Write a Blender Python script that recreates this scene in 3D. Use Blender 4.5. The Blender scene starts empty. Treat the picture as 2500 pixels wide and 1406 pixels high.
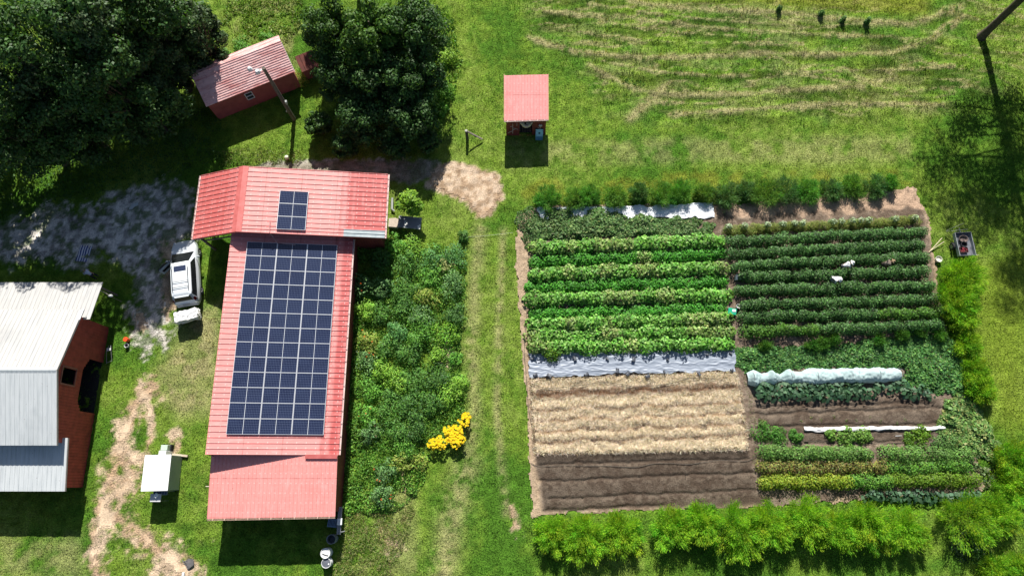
import bpy, math
import numpy as np
from mathutils import Vector, Matrix
R = math.radians
rng = np.random.default_rng(11)
SC = bpy.context.scene
COL = SC.collection

# ------------------------------------------------------------------ camera, sky, sun, exposure
CAM_H, CAM_F, CAM_TILT = 49.0, 1667.0, R(15.8)
cd = bpy.data.cameras.new('camera'); cam = bpy.data.objects.new('camera', cd); COL.objects.link(cam)
cam.location = (0, 0, CAM_H); cam.rotation_euler = (CAM_TILT, 0, 0)
cd.sensor_width = 36.0; cd.lens = CAM_F/2500*36; cd.clip_start = 0.5; cd.clip_end = 3000
SC.camera = cam
SUN_EL = R(39)
w = bpy.data.worlds.new('World'); SC.world = w; w.use_nodes = True
nt = w.node_tree; bg = nt.nodes['Background']
sky = nt.nodes.new('ShaderNodeTexSky'); sky.sky_type = 'NISHITA'; sky.sun_disc = False
sky.sun_elevation = SUN_EL; sky.sun_rotation = 0.0
nt.links.new(sky.outputs[0], bg.inputs[0]); bg.inputs[1].default_value = 0.05
sd = bpy.data.lights.new('sun', 'SUN'); sd.energy = 5.0; sd.angle = R(0.55); sd.color = (1.0, 0.955, 0.88)
so = bpy.data.objects.new('sun', sd); COL.objects.link(so); so.rotation_euler = (-(math.pi/2-SUN_EL), 0, R(1.0))
so.location = (0, 40, 60)
SC.view_settings.view_transform = 'Standard'; SC.view_settings.look = 'None'
SC.view_settings.exposure = 0.78; SC.view_settings.gamma = 1.0
SC.render.engine = 'CYCLES'
SC.cycles.max_bounces = 6; SC.cycles.diffuse_bounces = 2; SC.cycles.glossy_bounces = 2
SC.cycles.transmission_bounces = 3; SC.cycles.transparent_max_bounces = 4

# ------------------------------------------------------------------ survey: photo position + height -> place in the yard
_c, _s = math.cos(CAM_TILT), math.sin(CAM_TILT)
def G(px, py, z=0.0):
    u = (px-1250)/CAM_F; v = -(py-703)/CAM_F
    dy = _s+v*_c; dz = -_c+v*_s; t = (z-CAM_H)/dz
    return Vector((u*t, dy*t, z))
def GX(px, py, X):                      # the point on the vertical plane x = X
    g = G(px, py, 0); h = CAM_H*(1-X/g.x); return G(px, py, h)
def W2(pts): return np.array([tuple(G(*p)[:2]) for p in pts])

# ------------------------------------------------------------------ noise
def _h(i, j, s):
    n = (i*374761393 + j*668265263 + s*2147483647) & 0xffffffff
    n = ((n ^ (n >> 13))*1274126177) & 0xffffffff
    return ((n ^ (n >> 16)) & 0xffff)/65535.0
def vnoise(x, y, s=0):
    xi = np.floor(x).astype(np.int64); yi = np.floor(y).astype(np.int64)
    fx = x-xi; fy = y-yi; fx = fx*fx*(3-2*fx); fy = fy*fy*(3-2*fy)
    a = _h(xi, yi, s); b = _h(xi+1, yi, s); c = _h(xi, yi+1, s); d = _h(xi+1, yi+1, s)
    return (a*(1-fx)+b*fx)*(1-fy)+(c*(1-fx)+d*fx)*fy
def fbm(x, y, sc, o=4, s=0):
    t = 0; amp = 0.5; tot = 0
    for k in range(o):
        t = t+amp*vnoise(x/sc+17.3*k, y/sc-9.1*k, s+k); tot += amp; amp *= .55; sc *= .47
    return t/tot
def sstep(a, b, x):
    t = np.clip((x-a)/(b-a), 0, 1); return t*t*(3-2*t)
def polyd(x, y, P):                     # signed distance to a polygon, positive inside
    d = np.full(x.shape, 1e9); ins = np.zeros(x.shape, bool); n = len(P)
    for i in range(n):
        ax, ay = P[i]; bx, by = P[(i+1) % n]
        ex, ey = bx-ax, by-ay; L = ex*ex+ey*ey+1e-9
        t = np.clip(((x-ax)*ex+(y-ay)*ey)/L, 0, 1)
        d = np.minimum(d, np.hypot(x-ax-t*ex, y-ay-t*ey))
        ins ^= ((ay > y) != (by > y)) & (x < (bx-ax)*(y-ay)/((by-ay) if abs(by-ay) > 1e-9 else 1e-9)+ax)
    return np.where(ins, d, -d)
def lined(x, y, P):
    d = np.full(x.shape, 1e9)
    for i in range(len(P)-1):
        ax, ay = P[i]; bx, by = P[i+1]; ex, ey = bx-ax, by-ay; L = ex*ex+ey*ey+1e-9
        t = np.clip(((x-ax)*ex+(y-ay)*ey)/L, 0, 1)
        d = np.minimum(d, np.hypot(x-ax-t*ex, y-ay-t*ey))
    return d

# ------------------------------------------------------------------ materials
class NT:
    def __init__(s, name):
        s.m = bpy.data.materials.new(name); s.m.use_nodes = True; s.t = s.m.node_tree
        s.p = s.t.nodes['Principled BSDF']; s.out = s.t.nodes['Material Output']
    def n(s, typ, ins=None, **kw):
        o = s.t.nodes.new(typ)
        for k, v in kw.items(): setattr(o, k, v)
        for k, v in (ins or {}).items():
            if isinstance(v, bpy.types.NodeSocket): s.t.links.new(v, o.inputs[k])
            else: o.inputs[k].default_value = v
        return o
    def l(s, a, b): s.t.links.new(a, b)
    def coord(s, kind='Object'):
        return s.n('ShaderNodeTexCoord').outputs[kind]
    def noise(s, vec, scale, detail=4, rough=.55):
        return s.n('ShaderNodeTexNoise', {'Vector': vec, 'Scale': scale, 'Detail': detail, 'Roughness': rough}).outputs['Fac']
    def ramp(s, fac, a, b):
        return s.n('ShaderNodeMapRange', {'Value': fac, 'From Min': a, 'From Max': b}).outputs[0]
    def mix(s, fac, a, b, mode='MIX'):
        o = s.n('ShaderNodeMix', data_type='RGBA', blend_type=mode)
        for i, v in ((0, fac), (6, a), (7, b)):
            if isinstance(v, bpy.types.NodeSocket): s.l(v, o.inputs[i])
            else: o.inputs[i].default_value = (*v, 1) if isinstance(v, tuple) and len(v) == 3 else v
        return o.outputs[2]
    def math(s, op, a, b=0.0):
        o = s.n('ShaderNodeMath', operation=op)
        for i, v in ((0, a), (1, b)):
            if isinstance(v, bpy.types.NodeSocket): s.l(v, o.inputs[i])
            else: o.inputs[i].default_value = v
        return o.outputs[0]
    def map(s, vec, scale=(1, 1, 1), loc=(0, 0, 0), rot=(0, 0, 0)):
        return s.n('ShaderNodeMapping', {'Vector': vec, 'Scale': scale, 'Location': loc, 'Rotation': rot}).outputs[0]
    def bump(s, h, strength=.3, dist=.05):
        b = s.n('ShaderNodeBump', {'Height': h, 'Strength': strength, 'Distance': dist})
        s.l(b.outputs[0], s.p.inputs['Normal'])
    def done(s, base=None, rough=.6, metal=0.0, spec=.5):
        if base is not None:
            if isinstance(base, bpy.types.NodeSocket): s.l(base, s.p.inputs['Base Color'])
            else: s.p.inputs['Base Color'].default_value = (*base, 1)
        if isinstance(rough, bpy.types.NodeSocket): s.l(rough, s.p.inputs['Roughness'])
        else: s.p.inputs['Roughness'].default_value = rough
        s.p.inputs['Metallic'].default_value = metal; s.p.inputs['Specular IOR Level'].default_value = spec
        return s.m
_MC = {}
def mott(name, a, b=None, rough=.6, metal=0., sc=3., spec=.4, bump=0.0):
    """a plain surface with two mottled tones"""
    if name in _MC: return _MC[name]
    b = b or tuple(x*.72 for x in a)
    k = NT(name); c = k.coord(); f = k.ramp(k.noise(c, sc, 6), .35, .65)
    if bump: k.bump(k.noise(c, sc*6, 4), bump, .02)
    _MC[name] = k.done(k.mix(f, a, b), rough, metal, spec); return _MC[name]

def leaf_mat(name, rough=.55, trans=.28, spec=.25):
    k = NT(name); at = k.n('ShaderNodeAttribute', attribute_name='col').outputs['Color']
    k.done(at, rough, 0, spec)
    tr = k.n('ShaderNodeBsdfTranslucent', {'Color': k.mix(1.0, at, (1.25, 1.35, .5), 'MULTIPLY')})
    ms = k.n('ShaderNodeMixShader', {0: trans, 1: k.p.outputs[0], 2: tr.outputs[0]})
    k.l(ms.outputs[0], k.out.inputs[0]); return k.m
M_LEAF = leaf_mat('leaf_surface'); M_GRASS = leaf_mat('grass_blade', .7, .3, .15)
M_GLOSS = leaf_mat('glossy_leaf_surface', .52, .25, .3)
M_STRAW = leaf_mat('straw_blade', .8, .15, .1)

def ground_mat(name, scale=9., amp=.35, bump=.5, rough=.95, dist=.06):
    k = NT(name); at = k.n('ShaderNodeAttribute', attribute_name='col').outputs['Color']
    c = k.coord('Object'); n1 = k.noise(c, scale, 5, .7); n2 = k.noise(c, scale*.13, 3)
    f = k.math('ADD', k.math('MULTIPLY', n1, .75), k.math('MULTIPLY', n2, .25))
    g = k.n('ShaderNodeMapRange', {'Value': f, 'From Min': .3, 'From Max': .7, 'To Min': 1-amp, 'To Max': 1+amp}).outputs[0]
    k.bump(n1, bump, dist)
    return k.done(k.mix(1.0, at, k.n('ShaderNodeCombineColor', {0: g, 1: g, 2: g}).outputs[0], 'MULTIPLY'), rough, 0, .1)

# ------------------------------------------------------------------ mesh building
def new_obj(name, me, mat=None, parent=None):
    o = bpy.data.objects.new(name, me); COL.objects.link(o)
    if mat: me.materials.append(mat)
    if parent: o.parent = parent
    return o
def np_mesh(name, V, F, mat, parent=None, col=None, smooth=False):
    """V (n,3), F (m,k) faces of one size, col (n,3) vertex tint"""
    V = np.asarray(V, np.float32); F = np.asarray(F, np.int32); k = F.shape[1]
    me = bpy.data.meshes.new(name)
    me.vertices.add(len(V)); me.vertices.foreach_set('co', V.ravel())
    me.loops.add(F.size); me.loops.foreach_set('vertex_index', F.ravel())
    me.polygons.add(len(F)); me.polygons.foreach_set('loop_start', np.arange(0, F.size, k, dtype=np.int32))
    me.polygons.foreach_set('loop_total', np.full(len(F), k, np.int32))
    if smooth: me.polygons.foreach_set('use_smooth', np.ones(len(F), bool))
    if col is not None:
        a = me.color_attributes.new('col', 'FLOAT_COLOR', 'POINT')
        c = np.ones((len(V), 4), np.float32); c[:, :3] = np.clip(col, 0, 1); a.data.foreach_set('color', c.ravel())
    me.update(calc_edges=True)
    return new_obj(name, me, mat, parent)
class MB:
    def __init__(s): s.v = []; s.f = []
    def add(s, V, F):
        b = len(s.v); s.v += [tuple(p) for p in V]; s.f += [tuple(i+b for i in f) for f in F]; return s
    def quad(s, *p): return s.add(p, [tuple(range(len(p)))])
    def box(s, c, d, rz=0.0, M=None):
        hx, hy, hz = d[0]/2, d[1]/2, d[2]/2
        P = [Vector((x, y, z)) for z in (-hz, hz) for y in (-hy, hy) for x in (-hx, hx)]
        Mx = M if M else Matrix.Rotation(rz, 4, 'Z')
        P = [Mx @ p+Vector(c) for p in P]
        return s.add(P, [(0, 2, 3, 1), (4, 5, 7, 6), (0, 1, 5, 4), (2, 6, 7, 3), (0, 4, 6, 2), (1, 3, 7, 5)])
    def bbox(s, c, d, b=.02, rz=0., M=None):
        """box with chamfered vertical and top edges"""
        hx, hy, hz = d[0]/2, d[1]/2, d[2]/2; b = min(b, hx*.8, hy*.8, hz*.8)
        def ring(i, z):
            x, y = hx-i, hy-i
            return [(-x+b, -y, z), (x-b, -y, z), (x, -y+b, z), (x, y-b, z), (x-b, y, z), (-x+b, y, z), (-x, y-b, z), (-x, -y+b, z)]
        P = ring(0, -hz)+ring(0, hz-b)+ring(b, hz)
        Mx = M if M else Matrix.Rotation(rz, 4, 'Z')
        P = [Mx @ Vector(p)+Vector(c) for p in P]
        F = [tuple(range(7, -1, -1)), tuple(range(16, 24))]
        for r in (0, 8):
            F += [(r+i, r+(i+1) % 8, r+8+(i+1) % 8, r+8+i) for i in range(8)]
        return s.add(P, F)
    def tube(s, pts, r, n=8, cap=True):
        pts = [Vector(p) for p in pts]; rs = r if isinstance(r, (list, tuple)) else [r]*len(pts)
        V = []; F = []
        for i, p in enumerate(pts):
            t = (pts[min(i+1, len(pts)-1)]-pts[max(i-1, 0)]).normalized()
            a = t.cross(Vector((0, 0, 1)) if abs(t.z) < .9 else Vector((1, 0, 0))).normalized(); b = t.cross(a)
            V += [p+(a*math.cos(2*math.pi*k/n)+b*math.sin(2*math.pi*k/n))*rs[i] for k in range(n)]
        for i in range(len(pts)-1):
            F += [(i*n+k, i*n+(k+1) % n, (i+1)*n+(k+1) % n, (i+1)*n+k) for k in range(n)]
        if cap: F += [tuple(range(n-1, -1, -1)), tuple(range((len(pts)-1)*n, len(pts)*n))]
        return s.add(V, F)
    def lathe(s, prof, c=(0, 0, 0), n=20, sx=1., sy=1.):
        V = []; F = []
        for r, z in prof: V += [(c[0]+sx*r*math.cos(2*math.pi*k/n), c[1]+sy*r*math.sin(2*math.pi*k/n), c[2]+z) for k in range(n)]
        for i in range(len(prof)-1):
            F += [(i*n+k, i*n+(k+1) % n, (i+1)*n+(k+1) % n, (i+1)*n+k) for k in range(n)]
        if prof[0][0] > 1e-4: F.append(tuple(range(n-1, -1, -1)))
        if prof[-1][0] > 1e-4: F.append(tuple(range((len(prof)-1)*n, len(prof)*n)))
        return s.add(V, F)
    def prism(s, pts, ext):
        n = len(pts); e = Vector(ext); P = [Vector(p) for p in pts]
        return s.add(P+[p+e for p in P], [tuple(range(n-1, -1, -1)), tuple(range(n, 2*n))]+[(i, (i+1) % n, n+(i+1) % n, n+i) for i in range(n)])
    def build(s, name, mat, parent=None, world=False, smooth=False):
        me = bpy.data.meshes.new(name)
        V = s.v
        if world and parent:
            Mi = (Matrix.Translation(parent.location) @ parent.rotation_euler.to_matrix().to_4x4()).inverted()
            V = [Mi @ Vector(p) for p in V]
        me.from_pydata([tuple(p) for p in V], [], s.f); me.update()
        if smooth:
            me.polygons.foreach_set('use_smooth', np.ones(len(me.polygons), bool)); me.set_sharp_from_angle(angle=R(38))
        return new_obj(name, me, mat, parent)
def tag(o, label=None, cat=None, group=None, kind=None):
    if label: o['label'] = label
    if cat: o['category'] = cat
    if group: o['group'] = group
    if kind: o['kind'] = kind
    return o
def empty(name, loc, label, cat, group=None, rz=0.):
    o = bpy.data.objects.new(name, None); COL.objects.link(o); o.location = loc; o.rotation_euler = (0, 0, rz)
    o.empty_display_size = .3; return tag(o, label, cat, group)
def copy_tree(o, parent=None):
    c = o.copy(); COL.objects.link(c)
    if parent: c.parent = parent
    for ch in list(o.children): copy_tree(ch, c)
    return c
ORD = ['first', 'second', 'third', 'fourth', 'fifth', 'sixth', 'seventh', 'eighth', 'ninth', 'tenth', 'eleventh', 'twelfth', 'thirteenth', 'fourteenth']

# ------------------------------------------------------------------ leaves
def leaf_arrays(C, N, L, Wd, colr, fold=.25):
    """pointed leaves: centre C, facing N, length L, width Wd, tint colr -> V, F, col"""
    n = len(C); N = N/(np.linalg.norm(N, axis=1, keepdims=True)+1e-9)
    r = rng.normal(size=(n, 3)); T = r-N*np.sum(r*N, 1, keepdims=True); T /= np.linalg.norm(T, axis=1, keepdims=True)+1e-9
    B = np.cross(N, T); L = np.broadcast_to(L, (n,))[:, None]; Wd = np.broadcast_to(Wd, (n,))[:, None]
    V = np.empty((n, 4, 3)); V[:, 0] = C-T*L*.5; V[:, 2] = C+T*L*.5
    V[:, 1] = C-B*Wd*.5+N*Wd*fold; V[:, 3] = C+B*Wd*.5+N*Wd*fold
    return V.reshape(-1, 3), np.arange(4*n).reshape(n, 4), np.repeat(colr, 4, 0)
def tints(n, cols, jit=.18, wts=None):
    cols = np.array(cols); i = rng.choice(len(cols), n, p=wts); c = cols[i]*(1+rng.normal(0, jit, (n, 1)))
    return np.clip(c*(1+rng.normal(0, .06, (n, 3))), .004, 1)
def stack(parts):
    V = []; F = []; C = []; b = 0
    for v, f, c in parts: V.append(v); F.append(f+b); C.append(c); b += len(v)
    return np.concatenate(V), np.concatenate(F), np.concatenate(C)
def unit(n):
    d = rng.normal(size=(n, 3)); return d/np.linalg.norm(d, axis=1, keepdims=True)
def dome(n, c, r, h, shell=.45, up=.5, z0=.05):
    """points in the outer part of a half-ellipsoid standing on c, with outward normals"""
    d = unit(n); d[:, 2] = np.abs(d[:, 2]); q = (shell+(1-shell)*rng.random(n)**.6)[:, None]
    P = d*q*np.array([r, r, h-z0])+np.array([c[0], c[1], c[2]+z0])
    N = d*np.array([1, 1, 1.])+np.array([0, 0, up])+rng.normal(0, .45, (n, 3)); return P, N
GREEN = dict(
    dark=[(.022, .055, .014), (.032, .075, .018), (.018, .045, .016)],
    mid=[(.05, .12, .02), (.065, .145, .025), (.04, .10, .022)],
    lime=[(.15, .27, .02), (.19, .31, .03), (.11, .22, .02)],
    bright=[(.075, .20, .02), (.10, .24, .025), (.06, .17, .02)],
    grey=[(.08, .14, .06), (.10, .17, .075), (.06, .11, .045)],
    yell=[(.19, .20, .03), (.14, .19, .025), (.24, .22, .05)],
    fern=[(.10, .24, .015), (.14, .29, .015), (.075, .19, .02), (.18, .30, .02)],
    blue=[(.055, .15, .05), (.07, .18, .06), (.045, .12, .045)],
    tan=[(.27, .22, .10), (.20, .17, .07), (.12, .15, .04)])
GREEN = {k: [tuple(c*(1.2 if k == 'dark' else 1.42) for c in t) for t in v] for k, v in GREEN.items()}
# ------------------------------------------------------------------ the ground
FX = np.arange(-50, 50.01, .14); FY = np.arange(-11, 45.01, .14)
ext = lambda a: np.concatenate([a[0]-np.array([600, 300, 150, 75, 36, 16, 7, 3, 1.]), a, a[-1]+np.array([1., 3, 7, 16, 36, 75, 150, 300, 600])])
AX, AY = ext(FX), ext(FY); GXX, GYY = np.meshgrid(AX, AY)
HAY = [W2(p) for p in (
 [(1290,92),(1340,112),(1420,128),(1560,142),(1700,138),(1880,130),(2000,135),(2180,130),(2280,90),(2350,40)],
 [(1330,28),(1450,40),(1600,52),(1740,70),(1800,72),(1960,84),(2150,92)],
 [(1440,160),(1500,195),(1560,220),(1650,232),(1800,232),(2000,215),(2100,212)],
 [(1640,282),(1700,275),(1800,270),(1900,262),(2050,255),(2300,255)],
 [(1540,5),(1640,18),(1760,25),(1900,30),(2000,42),(2130,55),(2230,60),(2350,15)],
 [(1540,290),(1560,270),(1620,215)],
 [(1900,180),(2050,172),(2200,172),(2330,160)],
 [(1360,70),(1500,92),(1640,104),(1800,106),(1960,108)], [(1470,150),(1600,176),(1760,186),(1880,184)], [(1600,250),(1720,254),(1850,246)], [(1440,10),(1560,30),(1700,46),(1850,58),(2040,68)], [(1500,60),(1650,80),(1800,88)])]
HAYW = [.26, .18, .30, .25, .34, .5, .13, .11, .12, .12, .11, .10]
HAYFIELD = W2([(1250,-60),(1290,90),(1420,200),(1480,300),(1700,318),(2200,300),(2420,260),(2600,100),(2600,-60)])
GARDEN = W2([(1262,528),(1320,500),(1745,500),(2050,475),(2235,458),(2268,530),(2300,760),(2345,930),(2410,1200),(1872,1238),(1600,1246),(1322,1256),(1298,1262),(1285,1000),(1268,800),(1256,640)])
SOILY = W2([(1335,560),(1745,505),(2050,478),(2225,465),(2258,530),(2290,760),(2330,930),(2395,1190),(1868,1232),(1600,1242),(1330,1250),(1305,1100),(1296,900),(1292,640)])
DRIVE = W2([(-80,545),(0,532),(110,520),(240,500),(330,470),(430,440),(480,470),(478,575),(420,590),(400,640),(425,760),(385,850),(345,880),(325,760),(330,690),(280,640),(150,632),(-80,640)])
NDRIVE = W2([(590,424),(640,400),(800,392),(1075,392),(1075,432),(1000,450),(940,440),(700,418)])
CHIPS = W2([(1062,400),(1130,392),(1215,425),(1229,490),(1202,530),(1165,532),(1135,500),(1080,470),(1035,455)])
TRACK = [W2(p) for p in ([(372,935),(335,985),(318,1020),(296,1080),(280,1150),(262,1230),(228,1310),(240,1420)], [(365,1000),(372,1060),(348,1120),(335,1165)],
    [(300,1130),(320,1150),(300,1200)], [(255,1240),(330,1290),(400,1360),(460,1420)], [(345,960),(372,950)], [(400,1375),(455,1390),(420,1420)], [(425,1065),(432,1090)],
    [(345,770),(350,800)], [(400,600),(420,640),(408,700),(410,760)], [(985,1170),(990,1210)], [(1248,1240),(1256,1285)], [(940,1290),(960,1330)], [(1085,850),(1095,890)])]
TRW = [.52, .2, .8, .75, .65, .85, .3, .3, .42, .3, .3, .42, .33]
LANE = [W2(p) for p in ([(1172,560),(1158,700),(1150,850),(1160,1000),(1140,1130),(1100,1270),(1080,1420)], [(1228,560),(1218,800),(1212,1000),(1235,1250)])]
X, Y = GXX, GYY
def albedo(X, Y):
    a1 = fbm(X, Y, 6., 4, 1); a2 = fbm(X, Y, 1.1, 4, 5); a3 = fbm(X, Y, .35, 3, 9)
    f = np.clip(.5*a1+.32*a2+.18*a3, 0, 1); f = sstep(.34, .64, f)[..., None]
    c = np.array([.070, .170, .016])*(1-f)+np.array([.165, .262, .030])*f
    dry = np.zeros(X.shape)
    for P, wd in zip(HAY, HAYW):
        d = lined(X, Y, P); d = d+(a2-.5)*.7; dry = np.maximum(dry, 1.15*np.exp(-(d/wd)**2)*sstep(.28, .5, .4*a2+.6*a3+.04))
    hf = sstep(-.5, 1.5, polyd(X, Y, HAYFIELD))
    ys = Y+.02*(X-18)**2*.2+a1*2
    stripe = fbm(X*.22, ys, .55, 3, 31)
    dry = np.maximum(dry, hf*(.02+.30*sstep(.52, .68, stripe)))
    c = c*(1-hf[..., None]*(.30-.52*sstep(.36, .62, fbm(X*.16+3, ys+.25*a2, .62, 2, 35)))[..., None])
    rd = 1-np.abs(2*fbm(X*.10+1.7, ys*1.0+.35*a2, .85, 2, 37)-1); dry = np.maximum(dry, hf*.85*sstep(.90, .985, rd)*sstep(.36, .56, .5*a2+.5*a3+.06))
    strip = sstep(-.4, .8, polyd(X, Y, W2([(1240,345),(1700,330),(2230,325),(2240,400),(1800,402),(1350,408),(1240,412)])))
    dry = np.maximum(dry, strip*.42*sstep(.3, .6, a2))
    lawn = sstep(-1.2, 1., polyd(X, Y, W2([(470,760),(540,735),(530,900),(510,1000),(440,1010),(380,930),(430,820)])))
    dry = np.maximum(dry, lawn*(.45+.5*sstep(.4, .6, a2)))
    dry = np.maximum(dry, .55*sstep(-1, 1, polyd(X, Y, W2([(0,1310),(200,1310),(200,1406),(0,1406)])))*sstep(.3, .6, a2))
    for P, wd in zip(LANE, (.55, .3)):
        dry = np.maximum(dry, .62*np.exp(-(lined(X, Y, P)/wd)**2)*sstep(.25, .55, .5*a2+.5*a3))
    dry = np.maximum(dry, .8*np.exp(-(lined(X, Y, LANE[0][4:])/.9)**2)*sstep(.3, .6, .5*a2+.5*a3))
    dry = np.maximum(dry, .45*sstep(-.6, .6, polyd(X, Y, W2([(900,1200),(1010,1190),(1030,1406),(860,1406)])))*sstep(.42, .6, a2))
    wf = sstep(-1., .6, polyd(X, Y, W2([(560,-20),(730,-20),(730,160),(640,90),(560,90)]))); dry = np.maximum(dry, .5*wf*sstep(.4, .6, a2))
    dry = dry+.16*sstep(.5, .75, .6*a1+.4*a3); dry = np.clip(dry, 0, 1)[..., None]
    c = c*(1-dry)+np.array([.335, .315, .145])*dry
    rt = sstep(-1, 1.5, polyd(X, Y, W2([(2330,660),(2520,600),(2520,1060),(2430,1050),(2390,900)])))[..., None]*.7
    c = c*(1-rt)+np.array([.19, .26, .025])*rt
    yel = sstep(-.6, 1., polyd(X, Y, W2([(1560,-40),(2300,-40),(2260,45),(1900,18),(1560,0)])))[..., None]*.6
    c = c*(1-yel)+np.array([.24, .24, .03])*yel
    ed = (.55*sstep(-.2, .4, polyd(X, Y, W2([(1260,470),(1340,420),(2220,412),(2240,455),(1720,490),(1300,520)])))*sstep(.4, .6, a2))[..., None]
    c = c*(1-ed)+np.array([.20, .20, .025])*ed
    ha = sstep(.62, .75, fbm(X*.3, Y, .7, 3, 77))[..., None]*hf[..., None]*.3
    a4 = fbm(X, Y, .28, 2, 13)[..., None]; return c*(1-ha)*(.68+.64*np.clip(.55*a3[..., None]+.45*a4, 0, 1))
def gz(X, Y):
    z = .07*(fbm(X, Y, .8, 3, 40)-.5)+.13*(fbm(X, Y, .34, 2, 44)-.5)
    for P, wd in zip(HAY, HAYW): z = z+.11*np.exp(-(lined(X, Y, P)/(wd*1.1))**2)*fbm(X, Y, .6, 2, 50)
    hf = sstep(-.5, 1.5, polyd(X, Y, HAYFIELD)); z = z+hf*.16*(fbm(X*.35, Y, .6, 3, 61)-.5)
    return z
ALB = albedo(X, Y); GZ = gz(X, Y)
n1 = fbm(X, Y, 1.2, 4, 70); n2 = fbm(X, Y, .32, 3, 75); nn = .55*n1+.45*n2
def blend(a, b, f): f = np.clip(f, 0, 1)[..., None]; return np.array(a)*(1-f)+np.array(b)*f
MASK = {}
dd = polyd(X, Y, DRIVE)
MASK['drive'] = (dd/1.1+.5+(nn-.5)*4.2)*np.where(dd > -1.2, 1, 0)
dn = polyd(X, Y, NDRIVE); MASK['drive'] = np.maximum(MASK['drive'], np.clip(dn/.4+.5, -5, 1.2)+(nn-.5)*3.4)
tm = np.full(X.shape, -1.)
for P, wd in zip(TRACK, TRW): tm = np.maximum(tm, 1.05-lined(X, Y, P)/(2*wd)+(nn-.5)*3.2)
MASK['track'] = np.where(tm > -.2, tm, -1)
cm = polyd(X, Y, CHIPS)/.5+.5+(nn-.5)*2.6; MASK['chips'] = cm
DCOL = blend((.37, .345, .315), (.60, .555, .50), sstep(.35, .65, n2))*(.78+.42*sstep(.35, .62, nn))[..., None]
gr_ = sstep(.47, .60, fbm(X, Y, .55, 4, 78))[..., None]*.8; DCOL = DCOL*(1-gr_)+np.array([.10, .15, .05])*gr_
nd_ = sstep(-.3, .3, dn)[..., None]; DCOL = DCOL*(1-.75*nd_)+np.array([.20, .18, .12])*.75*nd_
TCOL = blend((.42, .29, .185), (.56, .43, .30), sstep(.35, .65, n1))*(.8+.4*n2)[..., None]
CCOL = blend((.36, .25, .16), (.56, .43, .31), sstep(.35, .65, n2))
SOFT = {'drive': sstep(.05, .95, MASK['drive']), 'track': sstep(.2, .85, MASK['track']), 'chips': sstep(.2, .85, MASK['chips'])}
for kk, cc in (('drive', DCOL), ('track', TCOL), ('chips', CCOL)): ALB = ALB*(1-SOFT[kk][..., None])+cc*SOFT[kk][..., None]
gd = polyd(X, Y, GARDEN); GZ = np.where(gd > .1, GZ-.12, GZ)
far = (np.abs(X) > 51) | (Y < -12) | (Y > 46)
GZ = np.where(far, 0, GZ)
nx, ny = len(AX), len(AY)
idx = np.arange(nx*ny).reshape(ny, nx)
QF = np.stack([idx[:-1, :-1], idx[:-1, 1:], idx[1:, 1:], idx[1:, :-1]], -1)
GV = np.stack([X, Y, GZ], -1).reshape(-1, 3)
tag(np_mesh('ground', GV, QF.reshape(-1, 4), ground_mat('grass_ground', 9., .75, 1., dist=.16), col=ALB.reshape(-1, 3), smooth=True), kind='structure')
def sheet(name, mask, colr, off, mat):
    """a ragged sheet over those ground cells where mask > .5"""
    m = (mask > .5); keep = m[:-1, :-1] & m[:-1, 1:] & m[1:, 1:] & m[1:, :-1]
    F = QF[keep]; u, inv = np.unique(F, return_inverse=True)
    V = GV[u].copy(); V[:, 2] += off
    return tag(np_mesh(name, V, inv.reshape(-1, 4), mat, col=colr.reshape(-1, 3)[u], smooth=True), kind='structure')
sheet('driveway', MASK['drive']-.5, DCOL, .012, ground_mat('gravel', 11., .6, 1.0, dist=.07))
sheet('dirt_track', MASK['track']-.4, TCOL, .018, ground_mat('bare_dirt', 9., .35, .8, dist=.05))
sheet('wood_chip_turnaround', MASK['chips']-.4, CCOL, .024, ground_mat('wood_chips', 12., .6, 1., dist=.08))

# garden soil: a finer sheet with furrows, wood chip border paths and the pale mulch strip on its north side
SX = np.arange(.0, 39., .085); SY = np.arange(-2.6, 23.5, .085); sx, sy = np.meshgrid(SX, SY)
sg = polyd(sx, sy, GARDEN)+(fbm(sx, sy, .5, 3, 81)-.5)*.5
sn = fbm(sx, sy, .9, 4, 83); sn2 = fbm(sx, sy, .22, 3, 86)
scol = blend((.135, .098, .072), (.215, .168, .128), sstep(.35, .65, .5*sn+.5*sn2))
bd = polyd(sx, sy, SOILY); pth = sstep(.1, -.25, bd+(sn-.5)*.5)
scol = scol*(1-pth[..., None])+blend((.30, .215, .14), (.47, .36, .25), sn2)*pth[..., None]
ms = polyd(sx, sy, W2([(1745,503),(2050,480),(2228,462),(2250,512),(2050,516),(1800,525),(1755,528)])); msf = (sstep(-.3, .25, ms+(sn-.5)*1.6)*(.6+.4*sn2))[..., None]
scol = scol*(1-msf)+np.array([.52, .36, .25])*msf
FUR = [W2(p) for p in ([(1317,1133),(1827,1121)], [(1317,1176),(1841,1154)], [(1342,1217),(1846,1196)], [(1328,1246),(1620,1235)],
    [(1836,1012),(2300,995)], [(1848,1044),(2300,1034)], [(1842,992),(2280,985)], [(1965,1080),(2200,1078)])]
sz = .05*(sn-.5)+.10*(sn2-.5)+.03
lb = polyd(sx, sy, W2([(1300,1105),(1830,1092),(1868,1235),(1325,1256)])); rb = polyd(sx, sy, W2([(1836,975),(2300,965),(2310,1085),(1850,1085)]))
inb = np.maximum(sstep(-.1, .2, lb), sstep(-.1, .2, rb)); sz = sz*(1-.45*inb)+.05*inb
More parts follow.
